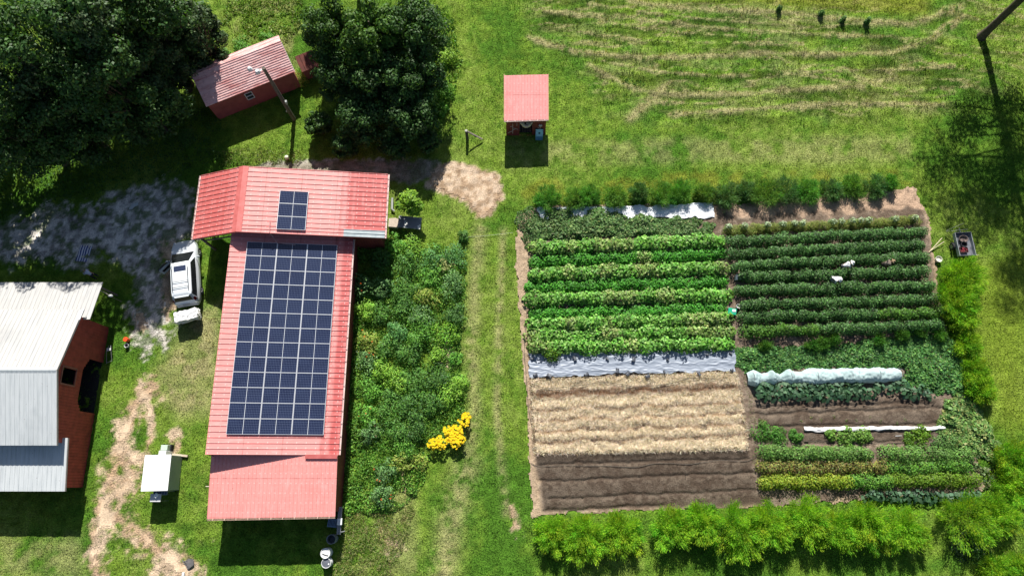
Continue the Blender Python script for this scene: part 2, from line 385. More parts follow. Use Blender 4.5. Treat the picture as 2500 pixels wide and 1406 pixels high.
for P in FUR:
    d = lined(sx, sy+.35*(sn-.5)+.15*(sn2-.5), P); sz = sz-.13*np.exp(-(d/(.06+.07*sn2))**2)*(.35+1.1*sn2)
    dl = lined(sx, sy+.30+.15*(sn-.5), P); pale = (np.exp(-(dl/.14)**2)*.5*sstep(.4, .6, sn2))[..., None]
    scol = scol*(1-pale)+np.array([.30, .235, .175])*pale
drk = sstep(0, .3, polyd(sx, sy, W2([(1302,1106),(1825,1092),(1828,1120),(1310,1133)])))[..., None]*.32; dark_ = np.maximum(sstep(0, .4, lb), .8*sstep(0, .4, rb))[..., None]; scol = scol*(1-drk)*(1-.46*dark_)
sidx = np.arange(sx.size).reshape(sx.shape); sq = np.stack([sidx[:-1, :-1], sidx[:-1, 1:], sidx[1:, 1:], sidx[1:, :-1]], -1)
km = sg > 0; keep = km[:-1, :-1] & km[:-1, 1:] & km[1:, 1:] & km[1:, :-1]
F = sq[keep]; u, inv = np.unique(F, return_inverse=True)
SVv = np.stack([sx, sy, sz], -1).reshape(-1, 3)[u]
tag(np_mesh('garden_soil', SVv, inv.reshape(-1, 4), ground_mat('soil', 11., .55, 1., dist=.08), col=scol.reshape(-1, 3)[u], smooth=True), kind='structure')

# grass blades
def sampgrid(A, x, y):
    i = np.clip(np.searchsorted(AX, x)-1, 0, nx-2); j = np.clip(np.searchsorted(AY, y)-1, 0, ny-2); return A[j, i]
def blades(x, y, L, Wd, colr, lean=.6, z=None):
    n = len(x); a = rng.random(n)*2*np.pi; b = rng.random(n)*2*np.pi
    z = sampgrid(GZ, x, y) if z is None else z
    V = np.empty((n, 3, 3)); dx, dy = np.cos(a)*Wd*.5, np.sin(a)*Wd*.5
    V[:, 0] = np.stack([x-dx, y-dy, z-.01], 1); V[:, 1] = np.stack([x+dx, y+dy, z-.01], 1)
    q = L*lean*rng.random(n)*1.3; V[:, 2] = np.stack([x+np.cos(b)*q, y+np.sin(b)*q, z+np.sqrt(np.maximum(L*L-q*q, (.25*L)**2))], 1)
    return V.reshape(-1, 3), np.arange(3*n).reshape(n, 3), np.repeat(colr, 3, 0)
BX0, BX1, BY0, BY1 = -47., 47., -8.5, 43.
n = 420000
x = rng.uniform(BX0, BX1, n); y = rng.uniform(BY0, BY1, n)
bare = np.maximum(np.maximum(sampgrid(SOFT['drive'], x, y), sampgrid(SOFT['track'], x, y)), sampgrid(SOFT['chips'], x, y)) > rng.random(n)*.9
keep = (polyd(x, y, GARDEN) < .02) & (~bare | (rng.random(n) < .03)); x, y = x[keep], y[keep]; n = len(x)
hayf = sstep(-.5, 1.5, polyd(x, y, HAYFIELD)); tuft = sstep(.5, .72, fbm(x, y, .8, 3, 90))
L = (.06+.08*rng.random(n))*(1+.6*hayf+1.1*tuft*(.5+.5*hayf)); c = sampgrid(ALB, x, y)*(1+rng.normal(0, .36, (n, 1)))*(1+rng.normal(0, .07, (n, 3)))
V, F, C3 = blades(x, y, L, .035+.03*rng.random(n), c, .8)
tag(np_mesh('grass', V, F, M_GRASS, col=C3), 'short green and straw coloured grass covering the yard and field', 'grass', kind='stuff')
# ------------------------------------------------------------------ building materials
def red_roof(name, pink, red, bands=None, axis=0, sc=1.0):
    """red roof colour, mottled pink to red; bands = (lo, hi) span along axis where it turns darker red"""
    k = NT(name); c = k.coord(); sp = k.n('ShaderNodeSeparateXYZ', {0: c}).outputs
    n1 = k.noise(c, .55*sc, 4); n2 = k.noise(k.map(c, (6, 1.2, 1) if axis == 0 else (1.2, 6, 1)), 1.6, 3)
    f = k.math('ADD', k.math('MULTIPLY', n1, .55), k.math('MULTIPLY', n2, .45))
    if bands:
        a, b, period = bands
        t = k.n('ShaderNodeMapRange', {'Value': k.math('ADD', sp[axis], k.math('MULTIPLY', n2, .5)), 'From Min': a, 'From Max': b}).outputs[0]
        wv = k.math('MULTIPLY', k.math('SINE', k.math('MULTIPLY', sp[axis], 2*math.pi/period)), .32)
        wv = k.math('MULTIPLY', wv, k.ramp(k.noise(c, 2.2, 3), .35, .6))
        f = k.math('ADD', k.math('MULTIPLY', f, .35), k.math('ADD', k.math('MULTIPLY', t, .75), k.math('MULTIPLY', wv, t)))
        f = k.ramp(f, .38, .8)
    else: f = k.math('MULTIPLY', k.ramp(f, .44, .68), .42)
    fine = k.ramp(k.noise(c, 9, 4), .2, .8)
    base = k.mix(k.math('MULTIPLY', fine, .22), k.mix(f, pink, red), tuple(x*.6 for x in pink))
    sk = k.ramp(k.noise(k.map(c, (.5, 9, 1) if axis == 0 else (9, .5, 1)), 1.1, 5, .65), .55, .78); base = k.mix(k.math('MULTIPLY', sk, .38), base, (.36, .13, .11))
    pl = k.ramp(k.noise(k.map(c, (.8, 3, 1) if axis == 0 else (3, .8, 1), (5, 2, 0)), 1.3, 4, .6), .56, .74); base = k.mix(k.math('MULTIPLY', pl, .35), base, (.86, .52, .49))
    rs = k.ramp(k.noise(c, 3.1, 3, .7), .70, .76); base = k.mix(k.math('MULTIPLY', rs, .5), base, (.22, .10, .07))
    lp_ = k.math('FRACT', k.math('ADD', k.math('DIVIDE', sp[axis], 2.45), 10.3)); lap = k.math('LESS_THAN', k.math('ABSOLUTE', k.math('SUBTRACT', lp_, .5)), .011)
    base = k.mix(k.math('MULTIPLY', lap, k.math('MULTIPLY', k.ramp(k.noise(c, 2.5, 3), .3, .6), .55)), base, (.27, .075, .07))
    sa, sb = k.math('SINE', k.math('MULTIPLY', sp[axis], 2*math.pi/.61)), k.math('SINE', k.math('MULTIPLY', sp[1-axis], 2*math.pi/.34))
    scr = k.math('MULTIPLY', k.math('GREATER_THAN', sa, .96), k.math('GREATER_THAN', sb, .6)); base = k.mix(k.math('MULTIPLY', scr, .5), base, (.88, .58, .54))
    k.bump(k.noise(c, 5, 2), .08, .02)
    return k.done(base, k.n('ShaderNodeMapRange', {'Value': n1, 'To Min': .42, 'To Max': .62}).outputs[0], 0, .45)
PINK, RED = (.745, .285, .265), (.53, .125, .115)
M_ROOF = red_roof('mottled_red_roof', PINK, RED)
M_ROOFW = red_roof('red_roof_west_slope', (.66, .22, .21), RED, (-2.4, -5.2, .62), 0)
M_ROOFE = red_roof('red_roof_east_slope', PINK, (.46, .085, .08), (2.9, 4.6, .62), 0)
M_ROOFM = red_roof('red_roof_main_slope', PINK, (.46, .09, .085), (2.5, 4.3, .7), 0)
M_WALLR = mott('red_wall', (.24, .048, .040), (.16, .034, .030), .6, sc=1.5)
M_BOARD = mott('barn_red_boards', (.40, .068, .050), (.26, .045, .036), .75, sc=2.2, bump=.2)
M_GUT = mott('white_gutter', (.70, .55, .52), (.62, .42, .40), .4)
M_WHITE = mott('white_metal', (.78, .80, .80), (.70, .72, .73), .4)
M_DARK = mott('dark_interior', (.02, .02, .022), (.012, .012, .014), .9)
M_WOOD = mott('grey_wood', (.23, .20, .165), (.14, .12, .10), .85, sc=6, bump=.3)
M_STEEL = mott('grey_steel', (.42, .43, .44), (.30, .31, .32), .4, .6)
def white_roof(name, base, dirt, rust=True):
    k = NT(name); c = k.coord()
    st = k.noise(k.map(c, (5, .35, 1)), 1.5, 5, .6); bl = k.noise(c, .35, 4); fn = k.noise(c, 7, 4)
    col = k.mix(k.math('MULTIPLY', k.ramp(st, .45, .75), .65), base, dirt)
    col = k.mix(k.math('MULTIPLY', k.ramp(bl, .52, .7), .35), col, tuple(x*.8 for x in dirt))
    if rust:
        rm = k.math('MULTIPLY', k.ramp(k.noise(k.map(c, (2.2, .5, 1), (3.1, 7.7, 0)), .42, 4), .66, .73), k.ramp(k.noise(k.map(c, (4, .8, 1)), 2., 4), .45, .6))
        col = k.mix(k.math('MULTIPLY', rm, .75), col, (.30, .17, .12))
        sp = k.ramp(k.noise(k.map(c, (1, .6, 1)), 6.5, 1), .75, .80); col = k.mix(k.math('MULTIPLY', sp, .55), col, (.22, .18, .17))
    k.bump(fn, .06, .02)
    return k.done(col, .55, 0, .4)
M_BROOF = white_roof('weathered_white_roof', (.44, .435, .42), (.27, .28, .30))
M_BROOFS = white_roof('grey_white_roof', (.58, .61, .62), (.38, .42, .44))

def roof(name, a, b, c, d, mat, parent, rib='v', sp=.33, th=.05, rh=.035, rw=.06):
    """sheet-metal slope a-b (lower edge) up to d-c, with raised ribs running up it ('v') or along it ('u')"""
    a, b, c, d = (Vector(p) for p in (a, b, c, d)); m = MB(); nrm = (b-a).cross(d-a).normalized()
    if nrm.z < 0: nrm = -nrm
    dn = -nrm*th
    m.add([a, b, c, d, a+dn, b+dn, c+dn, d+dn], [(0, 1, 2, 3), (7, 6, 5, 4), (0, 4, 5, 1), (1, 5, 6, 2), (2, 6, 7, 3), (3, 7, 4, 0)])
    L = (b-a).length if rib == 'v' else (d-a).length; n = max(2, int(L/sp))
    for i in range(n+1):
        t = (i+.02)/n if i == 0 else ((i-.02)/n if i == n else i/n)
        p, q = (a.lerp(b, t), d.lerp(c, t)) if rib == 'v' else (a.lerp(d, t), b.lerp(c, t))
        s = (b-a).normalized() if rib == 'v' else (d-a).normalized()
        e = (q-p).normalized()*.004; p = p+e; q = q-e
        u0, u1 = s*rw*.5, s*rw*.28; up = nrm*rh; b0 = nrm*.002
        V = [p-u0+b0, p+u0+b0, p+u1+up, p-u1+up, q-u0+b0, q+u0+b0, q+u1+up, q-u1+up]
        m.add(V, [(0, 1, 2, 3), (7, 6, 5, 4), (1, 5, 6, 2), (2, 6, 7, 3), (3, 7, 4, 0)])
    return m.build(name, mat, parent, world=True)
def wall(name, p0, p1, ztop, mat, parent, openings=(), bw=.2, th=.03, z0=-.1, gap=.012, rib=0.0):
    """upright boards (or ribbed sheet) from p0 to p1; ztop(t) the height at fraction t; openings (s0,s1,zlo,zhi) in metres along, z fns of s"""
    p0 = Vector((*p0[:2], 0)); p1 = Vector((*p1[:2], 0)); L = (p1-p0).length; u = (p1-p0)/L; nrm = Vector((u.y, -u.x, 0)); m = MB()
    n = max(1, round(L/bw)); ss = sorted(set([i*L/n for i in range(n+1)]+[s for o in openings for s in o[:2]]))
    for s0, s1 in zip(ss[:-1], ss[1:]):
        if s1-s0 < .02: continue
        mid = (s0+s1)/2; segs = [(lambda s: z0, lambda s: ztop(s/L))]
        for o in openings:
            if o[0] <= mid <= o[1]: segs = [(segs[0][0], o[2]), (o[3], segs[-1][1])] if len(segs) == 1 else segs[:1]+[(segs[0][0], o[2])][:0]+[segs[0]]+[(o[3], segs[-1][1])]
        a, b = s0+gap/2, s1-gap/2
        for lo, hi in segs:
            if hi(mid)-lo(mid) < .02: continue
            V = []
            for k in (0, 1):
                off = nrm*(th*.5 if k else -th*.5)
                V += [p0+u*a+off+Vector((0, 0, lo(a))), p0+u*b+off+Vector((0, 0, lo(b))), p0+u*b+off+Vector((0, 0, hi(b))), p0+u*a+off+Vector((0, 0, hi(a)))]
            m.add(V, [(0, 3, 2, 1), (4, 5, 6, 7), (0, 1, 5, 4), (1, 2, 6, 5), (2, 3, 7, 6), (3, 0, 4, 7)])
            if rib:
                m.box(p0+u*(a+.03)+nrm*(th*.5+rib*.5)+Vector((0, 0, (lo(a)+hi(a))/2)), (.03, rib, hi(a)-lo(a)-.02), math.atan2(u.y, u.x))
    # solid backing so no light leaks between boards
    return m.build(name, mat, parent, world=True)
K = lambda z: (lambda s: z)
def gutter(name, a, b, mat, parent, out, w=.11, h=.09, brackets=0):
    a = Vector(a); b = Vector(b); o = Vector(out).normalized(); up = Vector((0, 0, 1)); m = MB()
    prof = [(0, 0), (0, -h), (w, -h), (w, 0), (w-.012, 0), (w-.012, -h+.012), (.012, -h+.012), (.012, 0)]
    P = [[p+o*(x+.01)+up*z for x, z in prof] for p in (a, b)]; n = len(prof)
    m.add(P[0]+P[1], [(i, (i+1) % n, n+(i+1) % n, n+i) for i in range(n)]+[tuple(range(n-1, -1, -1)), tuple(range(n, 2*n))])
    for i in range(brackets):
        p = a.lerp(b, (i+.5)/brackets); m.box(p+o*(w*.5)+up*.012, (w+.03 if abs(o.x) > .5 else .04, .04 if abs(o.x) > .5 else w+.03, .02))
    return m.build(name, mat, parent, world=True)

# ------------------------------------------------------------------ the long red building
WG_S, WG_N, WG_W, WG_E, WG_R = 16.62, 21.55, -22.8, -9.05, -19.1
hW, hR, hE = 3.05, 4.6, 3.3
MW, ME, MS = -19.75, -11.4, 1.68
B = empty('red_building', (-15.5, 9.5, 0), 'long red metal roofed building carrying the big solar array, with a north wing', 'building')
def shift(p, d): return (p[0]+d[0], p[1]+d[1], p[2]+d[2])
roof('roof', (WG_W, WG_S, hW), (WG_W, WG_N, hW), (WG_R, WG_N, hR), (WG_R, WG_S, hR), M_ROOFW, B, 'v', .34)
# the east slope, its last 0.5 m at the south-east corner being clear sheeting
yc, xc = WG_S+.52, -11.9
zE = lambda x: hR+(hE-hR)*(x-WG_R)/(WG_E-WG_R)
def eslope(x): return (x, zE(x))
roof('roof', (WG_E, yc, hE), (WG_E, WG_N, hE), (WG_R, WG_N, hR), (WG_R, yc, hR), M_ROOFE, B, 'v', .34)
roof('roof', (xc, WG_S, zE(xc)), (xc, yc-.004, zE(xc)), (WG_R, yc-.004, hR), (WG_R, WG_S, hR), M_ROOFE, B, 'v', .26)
cs = roof('clear_roof_strip', (WG_E, WG_S, hE), (WG_E, yc-.004, hE), (xc+.004, yc-.004, zE(xc)), (xc+.004, WG_S, zE(xc)), mott('grey_clear_sheet', (.30, .36, .38), (.42, .46, .47), .3), B, 'v', .26)
cs['label'] = 'grey translucent sheeting strip'
m = MB(); cap = [(WG_R-.34, 0, hR-.115), (WG_R, 0, hR+.03), (WG_R+.36, 0, hR-.02), (WG_R+.36, 0, hR-.005), (WG_R, 0, hR+.05), (WG_R-.34, 0, hR-.095)]
m.prism([(x, WG_S-.02, z) for x, y, z in cap], (0, WG_N-WG_S+.04, 0)); m.build('ridge_cap', mott('ridge_cap_red', (.55, .15, .14), (.47, .11, .10), .5), B, world=True)
gutter('gutter', (WG_W, WG_S, hW), (WG_W, WG_N, hW), M_GUT, B, (-1, 0, 0), brackets=9)
gutter('gutter', (WG_E, WG_S, hE), (WG_E, WG_N, hE), M_GUT, B, (1, 0, 0), brackets=9)
m = MB(); m.box((-19.1, WG_N+.03, 0), (.001, .001, .001)); m = MB()
for x0, x1 in ((WG_W, WG_R), (WG_R, WG_E)):
    za, zb = (hW, hR) if x0 == WG_W else (hR, hE)
    for y in (WG_N+.012, WG_S-.012): m.prism([(x0, y-.01, za-.17), (x1, y-.01, zb-.17), (x1, y-.01, zb-.004), (x0, y-.01, za-.004)], (0, .02, 0))
m.build('fascia', mott('red_fascia', (.42, .10, .09), (.33, .07, .065), .5), B, world=True)
gableN = lambda x: (hW+(hR-hW)*(x-WG_W)/(WG_R-WG_W) if x < WG_R else zE(x))-.12
wx0, wx1 = -19.6, -9.6
wall('north_wall', (wx1, WG_N-.35), (wx0, WG_N-.35), lambda t: gableN(wx1+(wx0-wx1)*t), M_WALLR, B, rib=.02)
wall('east_wall', (wx1, WG_S+.3), (wx1, WG_N-.35), lambda t: hE-.02, M_WALLR, B, rib=.02)
wall('south_wall', (ME-.2, WG_S+.3), (wx1, WG_S+.3), lambda t: gableN(ME-.2+(wx1-ME+.2)*t), M_WALLR, B, rib=.02)
wall('west_wall', (wx0, WG_N-.35), (wx0, WG_S+.3), lambda t: gableN(wx0), M_WALLR, B, rib=.02)
for y in (WG_S+.25, WG_N-.4): m = MB(); m.bbox((WG_W+.35, y, (hW)/2-.03), (.15, .15, hW-.1), .015); m.build('carport_post', M_WOOD, B, world=True)
m = MB(); m.prism([(wx0, WG_S+.2, 3.2), (WG_W+.4, WG_S+.2, 2.1), (WG_W+.4, WG_S+.2, 2.0), (wx0, WG_S+.2, 3.1)], (0, .08, 0)); m.build('brace', M_WOOD, B, world=True)
# main part
hMW, hME = 3.8, 2.8
zM = lambda x: hMW+(hME-hMW)*(x-MW)/(ME-MW)
NM = 17.6
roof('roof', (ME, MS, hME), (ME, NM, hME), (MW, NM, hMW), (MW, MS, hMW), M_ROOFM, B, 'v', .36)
gutter('gutter', (ME, MS, hME), (ME, WG_S+.1, hME), M_GUT, B, (1, 0, 0), brackets=18)
m = MB(); m.prism([(MW, MS-.03, hMW-.16), (ME, MS-.03, hME-.16), (ME, MS-.03, hME+.012), (MW, MS-.03, hMW+.012)], (0, .025, 0)); m.build('fascia', bpy.data.materials['red_fascia'], B, world=True)
wall('east_wall', (-11.62, -1.9), (-11.62, WG_S+.28), lambda t: hME-.09 if (-1.9+t*18.5) > MS else 2.42+(-1.9+t*18.5+1.9)*.12, M_WALLR, B, bw=.23, rib=.03, gap=.0)
wall('west_wall', (-19.55, WG_S+.28), (-19.55, -2.0), lambda t: hMW-.12 if (WG_S+.28-t*18.9) > MS else 2.3, M_WALLR, B, bw=.23, rib=.03, gap=0.)
wall('south_wall', (-19.55, MS+.2), (-11.62, MS+.2), lambda t: zM(-19.55+7.93*t)-.08, M_WALLR, B, bw=.23, rib=.03, gap=0.)
# south porch
pt, pb = 3.05, 2.45
roof('porch_roof', (-19.72, -2.33, pb), (-11.45, -2.18, pb), (-11.42, MS-.01, pt), (-19.66, MS-.01, pt), red_roof('red_porch_roof', (.80, .33, .30), (.66, .20, .18), None, 1), B, 'v', .25, rh=.022, rw=.035)
m = MB(); m.prism([(-13.5, MS-.25, pt+.06), (-11.42, MS-.25, pt+.06), (-11.42, MS+.02, pt+.10), (-13.5, MS+.02, pt+.10)], (0, 0, .02)); m.build('flashing', bpy.data.materials['ridge_cap_red'], B, world=True)
gutter('gutter', (-19.72, -2.34, pb), (-11.45, -2.19, pb), mott('cream_gutter', (.68, .52, .40), (.58, .42, .33), .5), B, (0, -1, 0), w=.09, brackets=11)
wall('porch_wall', (-19.5, -1.9), (-11.62, -1.9), K(2.3), M_WALLR, B, openings=[(1.0, 3.6, K(0), K(2.1))], bw=.23, rib=.03, gap=0.)
m = MB(); m.box((-15.5, 8, .02), (7.8, 19, .04)); m.build('floor_slab', mott('concrete', (.30, .29, .27), (.24, .23, .22), .9), B, world=True)
# conduit on the wing
m = MB(); m.tube([(-16.9, WG_S+.9, 4.42), (-16.85, WG_S, 4.40), (-16.5, WG_S-.5, 3.62), (-15.3, WG_S-.55, 3.40)], .02, 6); m.build('conduit', mott('conduit_red_grey', (.45, .28, .28), (.36, .2, .2), .5), B, world=True)

# solar panels: 13 rows of three on the long roof, three on the wing
def panel_mats():
    k = NT('solar_glass'); c = k.coord(); sp = k.n('ShaderNodeSeparateXYZ', {0: c}).outputs
    def line(v, per, wd):
        f = k.math('FRACT', k.math('DIVIDE', k.math('ADD', v, 100*per+per/2), per)); return k.math('LESS_THAN', k.math('ABSOLUTE', k.math('SUBTRACT', f, .5)), wd/per/2)
    g = k.math('MAXIMUM', line(sp[0], .1055, .010), line(sp[1], .158, .013))
    mid = k.math('LESS_THAN', k.math('ABSOLUTE', sp[0]), .013)
    nz = k.noise(c, .9, 3); hue = k.n('ShaderNodeObjectInfo').outputs['Random']
    cell = k.mix(hue, (.006, .010, .034), (.013, .019, .048)); cell = k.mix(k.ramp(nz, .3, .8), cell, (.015, .023, .06))
    col = k.mix(g, cell, (.10, .125, .20)); col = k.mix(mid, col, (.60, .63, .68))
    return k.done(col, .16, 0, .55)
M_CELL = panel_mats(); M_FRAME = mott('panel_frame', (.72, .74, .77), (.66, .68, .72), .35, .3)
def panel(width, depth):
    o = bpy.data.objects.new('solar_panel', None); COL.objects.link(o)
    m = MB(); m.bbox((0, 0, 0), (width-.05, depth-.03, .03), .004); m.build('glass', M_CELL, o)
    m = MB(); t = .028
    t2_ = .017
    for sx in (-1, 1): m.box((sx*(width/2-t/2), 0, .003), (t, depth, .045)); m.box((0, sx*(depth/2-t2_/2), .0035), (width-2*t-.002, t2_, .044))
    m.build('frame', M_FRAME, o); return o
NW_, NE_ = G(605, 595, zM(-18.4)), G(822, 597, zM(-12.5)); SW_, SE_ = G(554, 1061, zM(-18.4)), G(795, 1061, zM(-12.2))
xw, xe = (NW_.x+SW_.x)/2, (NE_.x+SE_.x)/2; yn, ys = (NW_.y+NE_.y)/2, (SW_.y+SE_.y)/2
pw, pd = (xe-xw)/3, (yn-ys)/13; tilt = math.atan2(zM(xe)-zM(xw), xe-xw)
proto = panel(pw/math.cos(tilt)-.012, pd-.012); first = True
for r in range(13):
    for c3 in range(3):
        o = proto if first else copy_tree(proto); first = False
        px_ = xw+(c3+.5)*pw; o.location = (px_, yn-(r+.5)*pd, zM(px_)+.12); o.rotation_euler = (0, -tilt, 0)
        tag(o, 'solar panel in the %s row from the north, %s column of the large array' % (ORD[r], ('west', 'middle', 'east')[c3]), 'solar panel', 'solar panels on the long red roof')
q = [G(683, 468, 4.25), G(752, 468, 4.1), G(748, 562, 4.1), G(678, 562, 4.25)]
xw2, xe2 = (q[0].x+q[3].x)/2, (q[1].x+q[2].x)/2; yn2, ys2 = (q[0].y+q[1].y)/2, (q[2].y+q[3].y)/2
t2 = math.atan2(zE(xe2)-zE(xw2), xe2-xw2); proto2 = panel((xe2-xw2)/math.cos(t2), (yn2-ys2)/3-.012)
for r in range(3):
    o = proto2 if r == 0 else copy_tree(proto2); xm = (xw2+xe2)/2
    o.location = (xm, yn2-(r+.5)*(yn2-ys2)/3, zE(xm)+.13); o.rotation_euler = (0, -t2, 0)
    tag(o, '%s solar panel of the three on the north wing roof' % ('northmost', 'middle', 'southmost')[r], 'solar panel', 'solar panels on the north wing roof')

# ------------------------------------------------------------------ the white roofed barn at the left edge
BX = -29.6; XW = -52.0
A = empty('barn', (-36, 6, 0), 'red boarded barn with weathered white roofs and an open doorway at the left edge', 'barn')
RY, RZ = 6.93, 5.05; NY_, NZ = 11.36, 3.47; SY_, SZ_ = 2.24, 3.72
xe_ = BX+.12
roof('roof', (XW, NY_, NZ), (xe_, NY_, NZ), (xe_, RY, RZ), (XW, RY, RZ), M_BROOF, A, 'v', .3, rh=.02, rw=.04)
roof('roof', (XW, SY_, SZ_), (xe_, SY_, SZ_), (xe_, RY, RZ), (XW, RY, RZ), M_BROOFS, A, 'v', .3, rh=.02, rw=.04)
m = MB(); m.prism([(XW, RY-.16, RZ-.035), (XW, RY, RZ+.03), (XW, RY+.16, RZ-.04), (XW, RY, RZ+.05)], (xe_-XW, 0, 0)); m.build('ridge_cap', M_BROOFS, A, world=True)
roof('roof', (XW, -.62, 2.4), (-29.28, -.62, 2.4), (-29.28, 2.75, 3.05), (XW, 2.75, 3.05), M_BROOFS, A, 'v', .3, rh=.02, rw=.04)
roof('roof', (XW, 13.62, 2.35), (-29.12, 13.62, 2.35), (-29.12, 10.75, 3.1), (XW, 10.75, 3.1), M_BROOF, A, 'v', .3, rh=.02, rw=.04)
m = MB(); m.prism([(-29.27, -.62, 2.27), (-29.27, 2.75, 2.92), (-29.27, 2.75, 3.06), (-29.27, -.62, 2.41)], (.03, 0, 0))
m.prism([(xe_+.01, NY_, NZ-.15), (xe_+.01, RY, RZ-.15), (xe_+.01, SY_, SZ_-.15), (xe_+.01, SY_, SZ_+.01), (xe_+.01, RY, RZ+.01), (xe_+.01, NY_, NZ+.01)], (.025, 0, 0)); m.build('barge_board', mott('pale_trim', (.55, .50, .50), (.45, .42, .42), .6), A, world=True)
roofz = lambda y: (RZ+(NZ-RZ)*(y-RY)/(NY_-RY) if y > RY else (RZ+(SZ_-RZ)*(RY-y)/(RY-SY_) if y > 2.5 else 3.0-(2.5-y)*.19))-.08
y0w, y1w = -.38, 10.85
S = lambda y: y-y0w
def onwall(px, py): p = GX(px, py, BX); return p.y, max(p.z, 0)
# the doorway and the hatch, read off the gable wall
dN = onwall(207, 871); dS = onwall(189, 990); hA = onwall(154, 893); hB = onwall(186, 905); hC = onwall(178, 942); hD = onwall(147, 932)
dy1 = onwall(247, 886)[0]; dy0 = onwall(224, 1009)[0]; dz = dN[1]; ch = .5
lint = lambda s: dz-max(0, s-(S(dy1)-ch-.25))*.75-max(0, (S(dy0)+ch+.15)-s)*.75
hy1, hy0 = (hA[0]+hB[0])/2, (hC[0]+hD[0])/2; hz1, hz0 = (hA[1]+hD[1])/2, (hB[1]+hC[1])/2
print('door', dy0, dy1, dz, 'hatch', hy0, hy1, hz0, hz1)
hz0 = max(hz0, dz+.06); hz1 = max(hz1, hz0+.8)
m = MB()
def barn_wall():
    n = 56; L = y1w-y0w
    for i in range(n):
        a = y0w+L*i/n+.006; b = y0w+L*(i+1)/n-.006; mid = (a+b)/2; segs = [(-.1, roofz(mid))]
        if dy0 < mid < dy1: segs = [(lint(S(mid)), roofz(mid))]
        if hy0 < mid < hy1: segs = [(segs[0][0], hz0), (hz1, roofz(mid))]
        for lo, hi in segs:
            if hi-lo > .03: m.box((BX, mid, (lo+hi)/2), (.04, b-a, hi-lo))
barn_wall(); m.build('gable_wall', M_BOARD, A, world=True)
m = MB(); m.box((BX+.03, (hy0+hy1)/2, hz0-.04), (.07, hy1-hy0+.2, .08))
m.box((BX+.03, (hy0+hy1)/2, hz1+.04), (.07, hy1-hy0+.2, .08))
for y in (hy0-.05, hy1+.05): m.box((BX+.03, y, (hz0+hz1)/2), (.07, .1, hz1-hz0))
m.build('hatch_frame', mott('hatch_trim', (.30, .12, .10), (.20, .08, .07), .7), A, world=True)
m = MB(); m.box((XW/2+BX/2, y1w, 1.6), (abs(XW-BX)-.06, .04, 3.3)); m.build('side_wall', M_BOARD, A, world=True); m = MB(); m.box((XW/2+BX/2, y0w, 1.2), (abs(XW-BX)-.06, .04, 2.4)); m.build('side_wall', M_BOARD, A, world=True)
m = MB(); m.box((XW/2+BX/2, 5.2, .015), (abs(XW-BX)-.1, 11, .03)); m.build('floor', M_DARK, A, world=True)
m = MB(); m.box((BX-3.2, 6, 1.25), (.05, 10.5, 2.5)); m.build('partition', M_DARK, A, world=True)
for x in (-29.35, -33.5, -38): m = MB(); m.bbox((x, 13.3, 1.15), (.12, .12, 2.3), .01); m.build('porch_post', M_WOOD, A, world=True)
# the white edge where the main roof meets the low roof
m = MB(); m.tube([(BX+.2, NY_+.05, NZ+.02), (BX+.2, NY_-.8, NZ+.30)], .035, 6); m.build('downpipe', M_WHITE, A, world=True)

# ------------------------------------------------------------------ faded red shed, turned to the trees
c0 = G(535, 292); c1 = G(735, 212); ang = math.atan2(c1.y-c0.y, c1.x-c0.x); wl = (c1-c0).length
u = Vector((math.cos(ang), math.sin(ang), 0)); v = Vector((-u.y, u.x, 0))
S1 = empty('shed', c0+u*wl/2+v*1.5, 'faded red gable roofed shed standing askew between the two stands of trees', 'shed')
eave, rdg = 2.25, 3.15
se = G(511, 262, eave); depth = (G(476, 171, 2.6)-G(511, 262, eave)).dot(v); depth = max(2.9, min(depth, 4.2))
def sp(a, b, z): p = c0+u*a+v*b; return (p.x, p.y, z)
def shed_roof_mat():
    k = NT('rusty_pink_roof'); c = k.map(k.coord(), rot=(0, 0, -ang)); n1 = k.noise(k.map(c, (.5, 2.2, 1)), 1.2, 5, .65); n2 = k.noise(c, 3.5, 4)
    col = k.mix(k.ramp(n1, .30, .54), (.54, .18, .17), (.82, .54, .52)); col = k.mix(k.math('MULTIPLY', k.ramp(n2, .5, .75), .4), col, (.30, .08, .10))
    return k.done(col, .6, 0, .4)
M_SROOF = shed_roof_mat(); fr = .66
roof('roof', sp(-.12, -.15, eave), sp(wl+.12, -.15, eave), sp(wl+.12, depth*fr, rdg), sp(-.12, depth*fr, rdg), M_SROOF, S1, 'u', .17, rh=.025, rw=.05)
roof('roof', sp(wl+.12, depth+.15, eave), sp(-.12, depth+.15, eave), sp(-.12, depth*fr+.005, rdg), sp(wl+.12, depth*fr+.005, rdg), M_SROOF, S1, 'u', .17, rh=.02, rw=.05)
M_SW = mott('pink_red_wall', (.40, .115, .105), (.31, .085, .08), .7, sc=2)
zs = lambda t: eave+(rdg-eave)*min(t/fr, (1-t)/(1-fr))-.06
wall('front_wall', sp(0, 0, 0), sp(wl, 0, 0), K(eave-.02), M_SW, S1, openings=[(2.85, 3.35, K(1.0), K(1.75))], bw=.3, gap=.004)
wall('side_wall', sp(wl, 0, 0), sp(wl, depth, 0), zs, M_SW, S1, bw=.3, gap=.004); wall('side_wall', sp(0, depth, 0), sp(0, 0, 0), lambda t: zs(1-t), M_SW, S1, bw=.3, gap=.004)
wall('back_wall', sp(wl, depth, 0), sp(0, depth, 0), K(eave-.05), M_SW, S1, bw=.3, gap=.004)
wn = MB()
for a, b, z, dx, dz_ in ((2.82, -.03, 1.375, .06, .85), (3.38, -.03, 1.375, .06, .85)): wn.box(sp(a, b, z), (dx, .06, dz_), ang)
for z in (.97, 1.38, 1.78): wn.box(sp(3.1, -.03, z), (.50, .05, .06), ang)
wf = wn.build('window', M_WHITE, S1, world=True)
